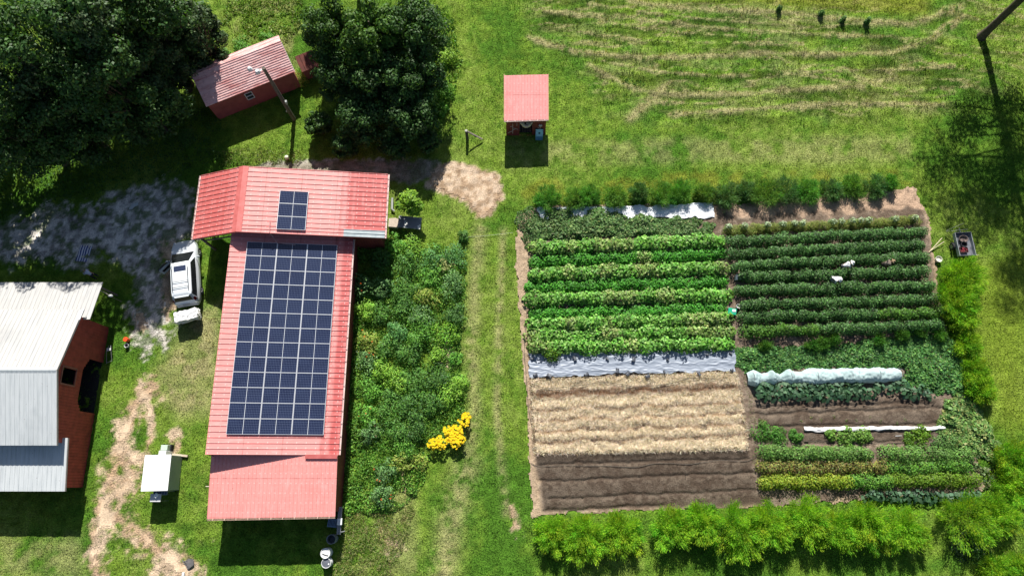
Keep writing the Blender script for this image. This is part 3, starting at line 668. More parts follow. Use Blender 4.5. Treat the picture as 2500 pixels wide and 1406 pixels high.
m = MB(); m.box(sp(3.1, .0, 1.18), (.48, .02, .36), ang); m.box(sp(3.1, .01, 1.58), (.48, .02, .34), ang); pn = m.build('pane', mott('window_glass', (.03, .04, .05), (.05, .06, .07), .1), S1, world=True); Mloc = pn.matrix_local.copy(); pn.parent = wf; pn.matrix_local = Mloc
m = MB(); m.box(sp(wl+.135, depth*.3, 2.62), (.03, depth*.75, .12), ang, Matrix.Rotation(ang, 4, 'Z') @ Matrix.Rotation(math.atan2(rdg-eave, depth*fr+.15), 4, 'X')); m.build('barge_board', mott('pale_trim', (.55, .5, .5)), S1, world=True)
ltp = G(752, 190, 1.0)
LT = empty('woodshed', (ltp.x, ltp.y, 0), 'small brownish red lean-to store tucked under the trees beside the shed', 'shed')
roof('roof', sp(wl+.6, .25, 1.3), sp(wl+2.0, .25, 1.3), sp(wl+2.0, 1.5, 1.75), sp(wl+.6, 1.5, 1.75), mott('brown_red_roof', (.20, .06, .045), (.13, .045, .035), .8), LT, 'v', .3)
m = MB(); m.box(sp(wl+1.3, .9, .65), (1.3, 1.1, 1.25), ang); m.build('body', M_SW, LT, world=True)

# ------------------------------------------------------------------ farm stand with the painted walls
KW, KE, KSo = -.62, 2.80, 26.5
kNl, kNr = G(1223, 186, 2.95), G(1336, 182, 2.95)
T1 = empty('farm_stand', (1.1, 28, 0), 'open fronted red farm stand with a pink metal roof and white paintings on its walls', 'stand')
kb = 2.25; kn = kNr.y
roof('roof', (KW, KSo, kb), (KE, KSo+.12, kb), (KE-.02, kn, 2.95), (KW+.02, kn-.1, 2.95), red_roof('pink_stand_roof', (.82, .33, .31), (.60, .14, .13), None, 1), T1, 'v', .215, rh=.025, rw=.035)
for x in (KW+.015, KE-.015):
    m = MB(); m.prism([(x-.02, KSo+.02, kb+.012), (x-.02, kn, 2.962), (x-.02, kn, 2.99), (x-.02, KSo+.02, kb+.04)], (.045, 0, 0)); m.build('edge_trim', mott('cream_trim', (.62, .36, .22), (.55, .30, .2), .5), T1, world=True)
gutter('gutter', (KW, KSo-.02, kb), (KE, KSo+.1, kb), M_GUT, T1, (0, -1, 0), w=.07, h=.06, brackets=6)
wy = KSo-.03; xa, xb = KW+.18, KE-.18
fw = wall('front_wall', (xa, wy), (xb, wy+.06), K(2.19), M_WALLR, T1, openings=[(1.02, 2.0, K(0), K(2.08))], bw=.2, gap=.01)
wall('side_wall', (xb, wy+.1), (xb, kn-.25), lambda t: 2.2+t*.6, M_WALLR, T1); wall('side_wall', (xa, kn-.3), (xa, wy), lambda t: 2.8-t*.6, M_WALLR, T1); wall('back_wall', (xb, kn-.3), (xa, kn-.35), K(2.75), M_WALLR, T1)
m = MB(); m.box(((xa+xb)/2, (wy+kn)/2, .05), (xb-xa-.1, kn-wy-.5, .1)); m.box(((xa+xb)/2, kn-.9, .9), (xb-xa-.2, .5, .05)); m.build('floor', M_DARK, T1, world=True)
M_PAINT = mott('white_paint', (.62, .55, .52), (.5, .42, .40), .7)
yy = wy-.028
def strokes(P): 
    m = MB()
    for pts in P: m.tube([(x, yy-.002, z) for x, z in pts], .018, 5)
    return m
strokes([[(xa+.5, .35), (xa+.5, 1.9)], [(xa+.5, .75), (xa+.25, .6), (xa+.12, .45)], [(xa+.5, .9), (xa+.68, 1.05)], [(xa+.5, 1.2), (xa+.75, 1.15), (xa+.9, 1.0)], [(xa+.5, 1.5), (xa+.3, 1.45)], [(xa+.82, 1.55), (xa+.82, 1.95)]]).build('painted_plant', M_PAINT, T1, world=True)
fm = strokes([[(xb-.42, 1.0), (xb-.42, 1.5)], [(xb-.42, 1.15), (xb-.6, 1.25)]])
for k in range(6):
    a = k*math.pi/3; fm.lathe([(.0, 0), (.07, 0), (.07, .01), (0, .01)], (0, 0, 0), 10) if False else fm.tube([(xb-.42, yy-.003, 1.62), (xb-.42+.14*math.cos(a), yy-.003, 1.62+.14*math.sin(a))], .045, 6)
fm.build('painted_flower', M_PAINT, T1, world=True)
m = MB(); gx0, gx1 = xa+1.12, xa+1.98; P = [(gx0+(gx1-gx0)*t, wy-.06, 2.10-.52*math.sin(math.pi*t)**.8) for t in np.linspace(0, 1, 14)]
m.tube(P, [.05+.09*math.sin(math.pi*t) for t in np.linspace(0, 1, 14)], 8)
tag(m.build('hanging_cloth', mott('cream_cloth', (.62, .52, .38), (.5, .4, .28), .9, bump=.3)), 'cream swag of cloth hanging in the doorway of the farm stand', 'cloth')
m = MB()
for x in (xa+1.2, xa+1.75): m.bbox((x, wy+.6, 1.0), (.4, .25, .22), .02)
tag(m.build('produce_tray', mott('pale_tray', (.55, .5, .42), (.4, .36, .3), .8)), 'pale trays on the shelf inside the dark farm stand doorway', 'tray')
# cornhole board leaning on the stand
cb = G(1316, 343, 0); CB = empty('cornhole_board', (cb.x, cb.y, 0), 'light blue cornhole board with a round hole leaning on the right wall of the stand', 'game board')
tl = math.atan2(1.1, .32); Mx = Matrix.Rotation(tl, 4, 'X'); hw, hl = .29, .60
m = MB(); hn = 20; P = []; 
outer = [(-hw, 0), (hw, 0), (hw, 2*hl), (-hw, 2*hl)]; hc = (0, 2*hl-.42)
ring = [(hc[0]+.085*math.cos(2*math.pi*k/hn), hc[1]+.085*math.sin(2*math.pi*k/hn)) for k in range(hn)]
def sq(k):
    a = 2*math.pi*k/hn; cx, sx_ = math.cos(a), math.sin(a); s = max(abs(cx), abs(sx_)); return (hc[0]+cx/s*.27, hc[1]+sx_/s*.27)
sqr = [sq(k) for k in range(hn)]
tf = lambda x, y, z=0: tuple(Mx @ Vector((x, y, z)))
V = [tf(*p) for p in ring]+[tf(*p) for p in sqr]; m.add(V, [(k, (k+1) % hn, hn+(k+1) % hn, hn+k) for k in range(hn)])
m.quad(*[tf(*p) for p in ((-hw, .42), (hw, .42), (hw, hc[1]-.27), (-hw, hc[1]-.27))]); m.quad(*[tf(*p) for p in ((-hw, hc[1]+.27), (hw, hc[1]+.27), (hw, 2*hl), (-hw, 2*hl))])
for s in (-1, 1): m.quad(*[tf(*p) for p in ((s*.27, hc[1]-.27), (s*hw, hc[1]-.27), (s*hw, hc[1]+.27), (s*.27, hc[1]+.27))])
m.build('board', mott('sky_blue_paint', (.30, .56, .74), (.26, .50, .68), .5), CB)
m = MB(); m.quad(*[tf(*p) for p in ((-hw, 0), (hw, 0), (hw, .419), (-hw, .419))]); m.build('lower_panel', mott('steel_blue_paint', (.10, .24, .38), (.08, .2, .33), .5), CB)
m = MB()
for s in (-1, 1): m.box(tf(s*(hw-.02), hl, -.06), (.035, 2*hl, .1), M=Mx)
m.box(tf(0, .02, -.06), (2*hw-.08, .035, .1), M=Mx); m.box(tf(0, 2*hl-.02, -.06), (2*hw-.08, .035, .1), M=Mx); m.box(tf(0, hl, -.112), (2*hw-.08, 2*hl-.1, .004), M=Mx)
m.build('frame', mott('dark_blue_frame', (.02, .06, .14), (.02, .05, .1), .6), CB)

# ------------------------------------------------------------------ white cold store
wh = 1.68
q = [G(345, 1105, wh), G(427, 1111, wh), G(410, 1200, wh), G(343, 1195, wh)]
print('cold store', [tuple(round(a, 2) for a in p) for p in q])
xa_, xb_ = -24.68, -22.9; ya_, yb_ = -.62, 1.72; skew = -.05
CS = empty('cold_store', ((xa_+xb_)/2, (ya_+yb_)/2, 0), 'white walk-in cold store box with a flat white roof on the lawn', 'cold store')
rzc = R(1.5)
m = MB(); m.bbox((0, 0, wh/2+.03), (xb_-xa_-.06, yb_-ya_-.06, wh-.06), .02); m.build('body', mott('grey_green_panel', (.42, .45, .43), (.36, .40, .38), .5), CS)
m = MB(); m.bbox((0, 0, wh+.02), (xb_-xa_, yb_-ya_, .05), .015); m.build('roof', mott('clean_white', (.88, .88, .87), (.84, .85, .84), .5), CS)
for sx in (-1, 1):
    for sy in (-1, 1): m = MB(); m.bbox((sx*.75, sy*1.0, .03), (.2, .2, .1), .01); m.build('foot', M_STEEL, CS); CS.rotation_euler = (0, 0, rzc)
gu = G(399, 1092, .9); AC = empty('cooling_unit', (gu.x, gu.y, 0), 'pale green boxed cooling unit behind the white cold store', 'cooling unit')
m = MB(); m.bbox((0, 0, .62), (.46, .36, .4), .02); m.build('cabinet', mott('pale_green_metal', (.45, .55, .46), (.38, .48, .40), .5), AC)
m = MB(); m.box((0, -.184, .62), (.38, .012, .3)); m.build('grille', M_DARK, AC)
m = MB(); m.bbox((0, 0, .21), (.6, .45, .42), .02); m.build('stand', M_DARK, AC)
gv = G(396, 1105, 1.0); m = MB(); m.bbox((gv.x, gv.y, .5), (.5, .3, 1.0), .02); m.box((gv.x+.1, gv.y-.02, 1.01), (.12, .1, .02)); tag(m.build('white_cabinet', M_WHITE), 'small white cabinet between the cold store and its cooling unit', 'cabinet')
m = MB(); e1, e2 = G(412, 1108, .1), G(457, 1113, .1); m.box(((e1.x+e2.x)/2+.1, (e1.y+e2.y)/2, .1), (1.2, .14, .14), math.atan2(e2.y-e1.y, e2.x-e1.x)); tag(m.build('timber_beam', mott('pale_timber', (.52, .44, .33), (.42, .35, .26), .8)), 'pale timber beam lying behind the cold store', 'beam')
sh = G(380, 1214, 1.2); SH = empty('side_table', (sh.x, sh.y+.1, 0), 'pale folding table at the south end of the cold store', 'table')
m = MB(); m.bbox((0, -.12, 1.2), (.72, .52, .05), .015); m.build('tabletop', mott('pale_plastic', (.60, .60, .60), (.52, .52, .54), .5), SH)
for sx in (-.3, .3):
    for sy in (-.32, .08): MB().tube([(sx, sy, 0), (sx, sy, 1.17)], .02, 6).build('leg', M_STEEL, SH)
g2 = G(392, 1203, 1.1); GR = empty('lattice_panel', (g2.x, g2.y, 0), 'blue grey framed lattice panel lying between the cold store and its table', 'panel')
m = MB(); m.box((0.0, .1, 1.1), (.95, .42, .03)); m.build('panel', mott('slate_blue', (.07, .10, .16), (.05, .08, .13), .3), GR)
m = MB()
for i in range(6): m.box((-.45+i*.18, .1, 1.12), (.025, .42, .03))
for j in range(3): m.box((0, -.1+j*.2, 1.1215), (.95, .025, .03))
m.build('frame', M_STEEL, GR)
for sx in (-.42, .42): MB().tube([(sx, .1, 0), (sx, .1, 1.08)], .02, 6).build('leg', M_STEEL, GR)
m = MB(); g3 = G(381, 1209, 1.34); m.bbox((g3.x, g3.y, 1.31), (.3, .22, .16), .02, R(62)); tag(m.build('white_box', M_WHITE), 'small white box set aslant on the table beside the cold store', 'box')
# ------------------------------------------------------------------ utility pole with its lamps
pb_ = G(718, 292); UP = empty('utility_pole', pb_, 'tall grey wooden utility pole with a white lamp at its top beside the shed', 'pole')
m = MB(); m.tube([(0, 0, -.3), (0, 0, 2.5), (.02, 0, 5), (.03, -.02, 7.1)], [.16, .145, .13, .115], 12); m.build('pole', mott('grey_pole_wood', (.17, .15, .12), (.10, .085, .07), .9, sc=5, bump=.3), UP, smooth=True)
lp = MB(); lp.tube([(0, 0, 6.85), (-.25, -.12, 6.95), (-.5, -.25, 6.9)], .025, 6); arm = lp.build('lamp_arm', M_STEEL, UP)
m = MB(); m.lathe([(.0, .22), (.11, .2), (.17, .08), (.20, -.05), (.14, -.09), (0, -.1)], (-.42, -.22, 6.9), 14); m.build('lamp_head', M_WHITE, UP, smooth=True)
m = MB(); m.lathe([(.0, .2), (.1, .17), (.16, .06), (.18, -.04), (0, -.06)], (-.98, .0, 6.95), 14); m.tube([(-.9, 0, 6.95), (0, 0, 6.95)], .015, 6); m.build('insulator', M_WHITE, UP, smooth=True)
m = MB(); m.bbox((.2, -.02, 2.6), (.16, .22, .32), .03); m.build('meter_box', mott('meter_grey', (.45, .47, .46), (.35, .37, .36), .4), UP)
m = MB(); m.bbox((-.15, -.1, 1.4), (.03, .1, .16), .01); m.build('tag_plate', M_WHITE, UP)

# ------------------------------------------------------------------ the car
rear = Vector((-23.70, 12.42, 0)); front = Vector((-24.58, 17.32, 0)); dv = front-rear
CAR = empty('parked_car', (rear+front)/2, 'silver white family car with roof rails and its west front door open', 'car', rz=math.atan2(-dv.x, dv.y))
def car_paint():
    k = NT('silver_white_paint'); k.p.inputs['Coat Weight'].default_value = .6; k.p.inputs['Coat Roughness'].default_value = .06
    return k.done(k.mix(k.noise(k.coord(), 3), (.66, .71, .75), (.70, .75, .79)), .4, .0, .5)
M_CAR = car_paint(); M_GLASS = mott('car_glass', (.010, .012, .014), (.014, .017, .019), .16, spec=.35); M_TRIM = mott('black_trim', (.03, .03, .032), (.02, .02, .022), .5)
st = [(-2.50, .70, .36, .92), (-2.42, .86, .30, 1.0), (-2.15, .95, .27, 1.04), (-1.2, .975, .26, 1.05), (0, .98, .26, 1.04), (1.0, .97, .26, 1.02), (1.35, .965, .26, 1.0), (1.85, .94, .27, .93), (2.2, .88, .29, .84), (2.40, .74, .32, .74), (2.49, .52, .36, .66)]
V = []; F = []
for y, w_, zb, zt in st:
    h = zt-zb; half = [(w_*.80, zb), (w_*.97, zb+h*.18), (w_, zb+h*.5), (w_*.975, zb+h*.80), (w_*.90, zt-.02), (w_*.60, zt+.025), (0, zt+.045)]
    ring = half+[(-x, z) for x, z in half[-2::-1]]; V += [(x, y, z) for x, z in ring]
nr = 13
for i in range(len(st)-1): F += [(i*nr+k, i*nr+(k+1) % nr, (i+1)*nr+(k+1) % nr, (i+1)*nr+k) for k in range(nr)]
F += [tuple(range(nr)), tuple(range(len(st)*nr-1, (len(st)-1)*nr-1, -1))]
bo = MB().add(V, F).build('body', M_CAR, CAR, smooth=True)
zb, zr = 1.03, 1.60
belt = [(.82, 1.42), (.91, 1.02), (.935, .2), (.935, -1.7), (.90, -2.2), (.70, -2.44)]; roofr = [(.63, .50), (.69, .33), (.715, -.2), (.715, -1.7), (.68, -1.98), (.55, -2.08)]; topr = [(.42, .30), (.52, .20), (.55, -.2), (.55, -1.6), (.50, -1.80), (.40, -1.88)]
def full(r): return r+[(-x, y) for x, y in r[::-1]]
rings = [[(x, y, zb-.02) for x, y in full(belt)], [(x, y, zr-.03*abs(y+.7)/1.5) for x, y in full(roofr)], [(x, y, zr+.075-.02*abs(y+.7)/1.5) for x, y in full(topr)]]
m = MB(); V = sum(rings, []); F = []
for i in range(2): F += [(i*12+k, i*12+(k+1) % 12, (i+1)*12+(k+1) % 12, (i+1)*12+k) for k in range(12)]
F += [tuple(range(24, 36))]; m.add(V, F); m.build('cabin', M_CAR, CAR, smooth=True)
def gl(name, quad_, mat=M_GLASS, off=.012):
    q = [Vector(p) for p in quad_]; nrm = (q[1]-q[0]).cross(q[-1]-q[0]).normalized(); c = sum(q, Vector())/len(q)
    if nrm.dot(c-Vector((0, -.5, .9))) < 0: nrm = -nrm
    m = MB(); o = [p+nrm*off for p in q]; b = [p-nrm*.02 for p in q]; n = len(q)
    m.add(o+b, [tuple(range(n)), tuple(range(2*n-1, n-1, -1))]+[(i, (i+1) % n, n+(i+1) % n, n+i) for i in range(n)]); return m.build(name, mat, CAR)
mixp = lambda a, b, t: tuple(a[i]+(b[i]-a[i])*t for i in range(3))
Bp = lambda i, s=1: (belt[i][0]*s, belt[i][1], zb-.02); Rp = lambda i, s=1: rings[1][i] if s > 0 else (-rings[1][i][0],)+rings[1][i][1:]
def wq(a0, a1, b0, b1, lo=.10, hi=.93): return [mixp(a0, b0, lo), mixp(a1, b1, lo), mixp(a1, b1, hi), mixp(a0, b0, hi)]
gl('windscreen', wq(Bp(0, -1), Bp(0), Rp(0, -1), Rp(0), .0, .96)); gl('rear_window', wq(Bp(5, -1), Bp(5), Rp(5, -1), Rp(5), .28, .92))
for s in (-1, 1):
    gl('side_window', wq(Bp(1, s), Bp(2, s), Rp(1, s), Rp(2, s), .14, .9)); gl('side_window', wq(mixp(Bp(2, s), Bp(3, s), .0), mixp(Bp(2, s), Bp(3, s), .49), mixp(Rp(2, s), Rp(3, s), .0), mixp(Rp(2, s), Rp(3, s), .49), .14, .9))
    gl('side_window', wq(mixp(Bp(2, s), Bp(3, s), .50), mixp(Bp(2, s), Bp(3, s), 1.), mixp(Rp(2, s), Rp(3, s), .50), mixp(Rp(2, s), Rp(3, s), 1.), .14, .9)); gl('side_window', wq(Bp(3, s), mixp(Bp(3, s), Bp(4, s), .9), Rp(3, s), mixp(Rp(3, s), Rp(4, s), .9), .14, .88))
    gl('tail_light', wq(mixp(Bp(4, s), Bp(5, s), .1), mixp(Bp(4, s), Bp(5, s), .85), mixp(Rp(4, s), Rp(5, s), .1), mixp(Rp(4, s), Rp(5, s), .85), .02, .42), mott('tail_red', (.20, .012, .012), (.14, .01, .01), .15))
    m = MB(); m.lathe([(0, 0), (.10, 0), (.12, .02), (.10, .05), (0, .06)], (s*.68, 2.28, .72), 12, 1.0, 1.5); m.build('headlight', mott('lamp_glass', (.70, .72, .74), (.6, .62, .64), .08), CAR, smooth=True)
    m = MB(); m.tube([(s*.96, .95, 1.04), (s*1.06, .93, 1.08)], .03, 6); m.bbox((s*1.14, .92, 1.10), (.20, .10, .14), .03); m.build('mirror', M_CAR, CAR)
    m = MB(); m.tube([(s*.56, .05, 1.685), (s*.57, -.1, 1.735), (s*.57, -1.6, 1.735), (s*.56, -1.75, 1.67)], .022, 6); m.build('roof_rail', M_TRIM, CAR)
    for wy in (1.52, -1.48):
        t = MB(); o = []
        pr = [(.20, -.10), (.29, -.11), (.335, -.06), (.335, .06), (.29, .11), (.20, .10)]
        Vv = []; n = 20
        for r_, x_ in pr: Vv += [(s*.87+x_, wy+r_*math.cos(2*math.pi*k/n), .335+r_*math.sin(2*math.pi*k/n)) for k in range(n)]
        Ff = [(i*n+k, i*n+(k+1) % n, ((i+1) % 6)*n+(k+1) % n, ((i+1) % 6)*n+k) for i in range(6) for k in range(n)]
        ty = bpy.data.objects.new('wheel', None); COL.objects.link(ty); ty.parent = CAR
        t.add(Vv, Ff).build('tyre', mott('tyre_rubber', (.02, .02, .02), (.03, .03, .03), .8), ty, smooth=True)
        rm = MB(); rm.add([(s*.87+s*.085, wy+.2*math.cos(2*math.pi*k/n), .335+.2*math.sin(2*math.pi*k/n)) for k in range(n)]+[(s*.87+s*.12, wy, .335)], [(k, (k+1) % n, n) for k in range(n)])
        for k in range(5): a = 2*math.pi*k/5; rm.tube([(s*.99, wy, .335), (s*.965, wy+.19*math.cos(a), .335+.19*math.sin(a))], .03, 5)
        rm.build('rim', mott('alloy', (.5, .5, .52), (.4, .4, .42), .3, .8), ty)
m = MB(); m.tube([(-.57, -1.02, 1.745), (.57, -1.02, 1.745)], .02, 6); m.build('crossbar', M_TRIM, CAR); m = MB(); m.tube([(-.57, -1.45, 1.745), (.57, -1.45, 1.745)], .02, 6); m.build('crossbar', M_TRIM, CAR)
m = MB(); m.bbox((0, .0, 1.668), (.88, .42, .03), .012); m.build('sunroof', mott('sunroof_glass', (.035, .045, .09), (.03, .04, .08), .1, spec=.7), CAR)
m = MB(); m.bbox((0, -2.50, .56), (1.55, .14, .2), .04); m.build('rear_bumper', M_CAR, CAR); m = MB(); m.box((0, -2.515, .86), (.52, .03, .13)); m.build('number_plate', mott('plate', (.5, .5, .5)), CAR)
m = MB(); m.prism([(-.55, -2.05, 1.565), (.55, -2.05, 1.565), (.5, -2.17, 1.55), (-.5, -2.17, 1.55)], (0, 0, .03)); m.build('spoiler', M_CAR, CAR)
# open door
D = bpy.data.objects.new('door', None); COL.objects.link(D); D.parent = CAR; D.location = (-.97, .95, 0); D.rotation_euler = (0, 0, R(-52))
m = MB(); m.bbox((0, -.53, .66), (.09, 1.04, .74), .02); m.build('door_panel', M_CAR, D)
m = MB(); m.tube([(0, -.02, 1.03), (.16, -.50, 1.54), (.18, -.98, 1.50), (0, -1.04, 1.03)], .028, 6); m.build('window_frame', M_TRIM, D)
m = MB(); m.quad((0, -.05, 1.04), (.155, -.50, 1.52), (.175, -.96, 1.48), (0, -1.02, 1.04)); m.build('window', M_GLASS, D)
m = MB(); m.bbox((.06, -.55, .72), (.05, .7, .25), .02); m.build('door_lining', M_TRIM, D)
m = MB(); m.box((-.972, .45, .68), (.02, .92, .66)); m.build('doorway_shade_panel', M_DARK, CAR)  # dark panel on the body side stands in for shade inside the open doorway

# crumpled white bundle on a carrier behind the car
def crumple(nx_, ny_, nz_, d, amp, seed):
    m = bpy.data.meshes.new('t'); import bmesh; bm = bmesh.new(); bmesh.ops.create_cube(bm, size=1); bmesh.ops.subdivide_edges(bm, edges=bm.edges[:], cuts=nx_, use_grid_fill=True)
    for v in bm.verts:
        p = np.array(v.co)*np.array(d); a = (fbm(np.array([p[0]*3+p[2]]), np.array([p[1]*3-p[2]]), .5, 4, seed)[0]-.5)*amp*2; b = (fbm(np.array([p[0]*3-p[2]*2]), np.array([p[1]*3+p[2]]), .4, 3, seed+5)[0]-.5)*amp*2
        r_ = .86+.14*np.exp(-np.sum((np.array(v.co)*1.3)**4)); v.co = Vector((p[0]*r_+a, p[1]*r_+b, p[2]*r_+a*.8+b*.5))
    bm.to_mesh(m); bm.free(); return m
M_TARP = mott('white_tarp', (.80, .80, .79), (.70, .70, .70), .45, bump=.4, sc=4)
cc = Vector((-23.60, 11.55, 0)); BU = empty('cargo_bundle', cc, 'crumpled white tarpaulin bundle on a low rack close behind the car', 'bundle', rz=R(14))
me = crumple(9, 0, 0, (1.75, .78, .62), .12, 301); o = new_obj('tarpaulin', me, M_TARP, BU); o.location = (0, 0, .72)
m = MB(); m.box((0, 0, .36), (1.7, .06, .05)); m.box((0, .25, .36), (1.7, .05, .05)); m.box((0, -.25, .36), (1.7, .05, .05)); m.box((.8, 0, .365), (.05, .6, .04)); m.box((-.8, 0, .365), (.05, .6, .04)); m.build('rack', M_TRIM, BU)
m = MB(); m.tube([(.62, -.3, .62), (.72, 0, 1.02), (.64, .32, .8)], .02, 6); m.tube([(.52, -.32, .7), (.6, .1, 1.03), (.74, .36, .7)], .02, 6); m.build('strap', M_TRIM, BU)
for sx in (-.78, .78): m = MB(); m.tube([(sx, 0, .0), (sx, 0, .345)], .03, 6); m.build('rack_leg', M_TRIM, BU)

# ------------------------------------------------------------------ people
M_SKIN = mott('skin', (.42, .25, .17), (.38, .22, .15), .5)
def skin_obj(name, V, E, rad, mat, parent, sub=1, root=0):
    me = bpy.data.meshes.new(name); me.from_pydata(V, E, []); o = bpy.data.objects.new(name, me); COL.objects.link(o)
    o.modifiers.new('s', 'SKIN'); 
    if not me.skin_vertices: 
        with bpy.context.temp_override(object=o): bpy.ops.mesh.customdata_skin_add()
    for i, r_ in enumerate(rad): me.skin_vertices[0].data[i].radius = (r_, r_) if not isinstance(r_, tuple) else r_
    me.skin_vertices[0].data[root].use_root = True
    sb = o.modifiers.new('u', 'SUBSURF'); sb.levels = sub; sb.render_levels = sub
    dg = bpy.context.evaluated_depsgraph_get(); nm = bpy.data.meshes.new_from_object(o.evaluated_get(dg)); bpy.data.objects.remove(o)
    nm.polygons.foreach_set('use_smooth', np.ones(len(nm.polygons), bool)); nm.name = name; nm.materials.clear(); return new_obj(name, nm, mat, parent)
def person(loc, rz, label, bend, hip, shirt, pants, hat=None, reach=((.12, .5), (.12, .5)), hair=(.03, .02, .015)):
    P = empty('person', (loc[0], loc[1], 0), label, 'person', 'people at work around the garden' if False else None, rz)
    s = Vector((0, math.sin(bend), math.cos(bend))); pel = Vector((0, -math.sin(bend)*.12, hip)); up = lambda d: pel+s*d
    hb = max(0, bend-.45); hd = Vector((0, math.sin(hb), math.cos(hb)))
    neck = up(.50); head = neck+hd*.17; V = []; E = []; rad = []
    def add(p, r_, par=None):
        V.append(tuple(p)); rad.append(r_); i = len(V)-1
        if par is not None: E.append((par, i))
        return i
    i0 = add(pel, .12); i1 = add(up(.2), .115, i0); i2 = add(up(.40), .125, i1); i3 = add(neck, .055, i2); i4 = add(neck+hd*.10, .075, i3); i5 = add(head+hd*.02, .092, i4); i6 = add(head+hd*.10, .07, i5)
    arms = {}
    for sd, (fx, dn) in zip((-1, 1), reach):
        sh_ = up(.44)+Vector((sd*.17, 0, 0)); el = sh_+Vector((sd*.05, fx*.8, -.27)); wr = el+Vector((-sd*.02, .06+fx, -.23*dn*2))
        a = add(sh_, .062, i2); b = add(el, .044, a); c = add(wr, .030, b); d_ = (wr-el).normalized(); pm = wr+d_*.07; pi_ = add(pm, (.034, .02), c); arms[sd] = (sh_, el, wr)
        for q in range(4): k1 = add(pm+d_*.04+Vector(((q-1.5)*.02, 0, 0)), .0095, pi_); add(pm+d_*(.075+.008*(1.5-abs(q-1.5)))+Vector(((q-1.5)*.022, .012, -.01)), .008, k1)
        k1 = add(wr+d_*.03+Vector((-sd*.035, .01, 0)), .011, c); add(wr+d_*.07+Vector((-sd*.05, .02, 0)), .009, k1)
    legs = {}
    for sd in (-1, 1):
        hp = pel+Vector((sd*.09, 0, -.06)); kf = max(.03, (.92-hip)*.75+.04); kn_ = Vector((sd*.13, kf+.04, max(.44, hip*.50))); an = Vector((sd*.12, -.02-max(0, .5-hip)*.3, .09)); to = an+Vector((sd*.02, .17, -.045))
        a = add(hp, .085, i0); b = add(kn_, .058, a); c = add(an, .042, b); add(to, (.04, .028), c); legs[sd] = (hp, kn_, an, to)
    skin_obj('body', V, E, rad, M_SKIN, P, 1)
    m = MB(); hr = head+hd*.03; 
    for sd in (-1, 1): m.lathe([(0, -.012), (.011, 0), (0, .012)], hr+Vector((sd*.032, .088, -.0)), 6)
    m.build('eyes', M_DARK, P); fwd = hd.cross(Vector((1, 0, 0)))*-1
    m = MB(); m.prism([hr+Vector((-.012, .08, -.03)), hr+Vector((.012, .08, -.03)), hr+Vector((0, .085, .02))], (0, .03, -.008)); m.build('nose', M_SKIN, P)
    M_SH = mott(*shirt); M_PA = mott(*pants)
    V = []; E = []; rad = []; a0 = add(up(-.02), .135); a1 = add(up(.2), .132, a0); a2 = add(up(.40), .142, a1); add(up(.48), .075, a2)
    for sd in (-1, 1):
        sh_, el, wr = arms[sd]; b = add(sh_, .078, a2); c = add(el, .06, b); add(el.lerp(wr, .85), .045, c)
    skin_obj('shirt', V, E, rad, M_SH, P, 1)
    V = []; E = []; rad = []; a0 = add(up(.06), .132); b0 = add(pel+Vector((0, 0, -.02)), .135, a0)
    for sd in (-1, 1):
        hp, kn_, an, to = legs[sd]; b = add(hp, .10, b0); c = add(kn_, .073, b); add(an+Vector((0, 0, .03)), .06, c)
    skin_obj('trousers', V, E, rad, M_PA, P, 1)
    m = MB()
    for sd in (-1, 1):
        hp, kn_, an, to = legs[sd]; m.tube([an+Vector((0, -.06, -.05)), an+Vector((0, 0, -.03)), to+Vector((0, .04, .0))], [.045, .052, .04], 8)
    for sd, q in ((-1, 0), (1, 1)):
        pass
    sh2 = MB(); hp, kn_, an, to = legs[-1]; sh2.tube([an+Vector((0, -.06, -.05)), an+Vector((0, 0, -.03)), to+Vector((0, .04, .0))], [.045, .052, .04], 8); sh2.build('shoe', M_TRIM, P, smooth=True)
    sh2 = MB(); hp, kn_, an, to = legs[1]; sh2.tube([an+Vector((0, -.06, -.05)), an+Vector((0, 0, -.03)), to+Vector((0, .04, .0))], [.045, .052, .04], 8); sh2.build('shoe', M_TRIM, P, smooth=True)
    rot = Vector((0, 0, 1)).rotation_difference(hd).to_matrix().to_4x4()
    m = MB()
    if hat:
        for r0 in (1,): m.lathe([(0, .155), (.07, .15), (.105, .10), (.115, .045), (.19, .02), (.20, .01), (.115, .03), (.10, .03)], (0, 0, 0), 18)
        m.v = [tuple(rot @ Vector(p)+head+hd*.01) for p in m.v]; m.build('hat', mott(*hat), P, smooth=True)
    else:
        m.lathe([(0, .135), (.06, .125), (.10, .07), (.105, .0), (.09, -.06), (.07, -.07)], (0, -.018, 0), 14); m.v = [tuple(rot @ Vector(p)+head+hd*.01) for p in m.v]; m.build('hair', mott('dark_hair', hair), P, smooth=True)
    return P
def at(px, py, z): g = G(px, py, z); return (g.x, g.y)
WSH = ('white_shirt', (.82, .82, .82), (.74, .74, .75), .8); NAVY = ('navy_trousers', (.02, .025, .045), (.015, .02, .03), .85)
a = at(2066, 648, .9); person((a[0]-.1, a[1]), R(-75), 'person in white shirt and white hat bending over between the dark green rows', 1.05, .82, WSH, ('grey_trousers', (.16, .17, .18), (.1, .1, .11), .85), ('white_hat', (.82, .81, .78), (.74, .73, .7), .8))
a = at(2164, 643, .85); person((a[0]-.1, a[1]), R(-80), 'person in grey brown shirt and straw hat stooping among the dark green rows', 1.2, .80, ('grey_brown_shirt', (.20, .165, .13), (.14, .115, .09), .85), ('brown_trousers', (.07, .055, .04), (.05, .04, .03), .85), ('straw_hat', (.30, .22, .13), (.22, .16, .09), .9))
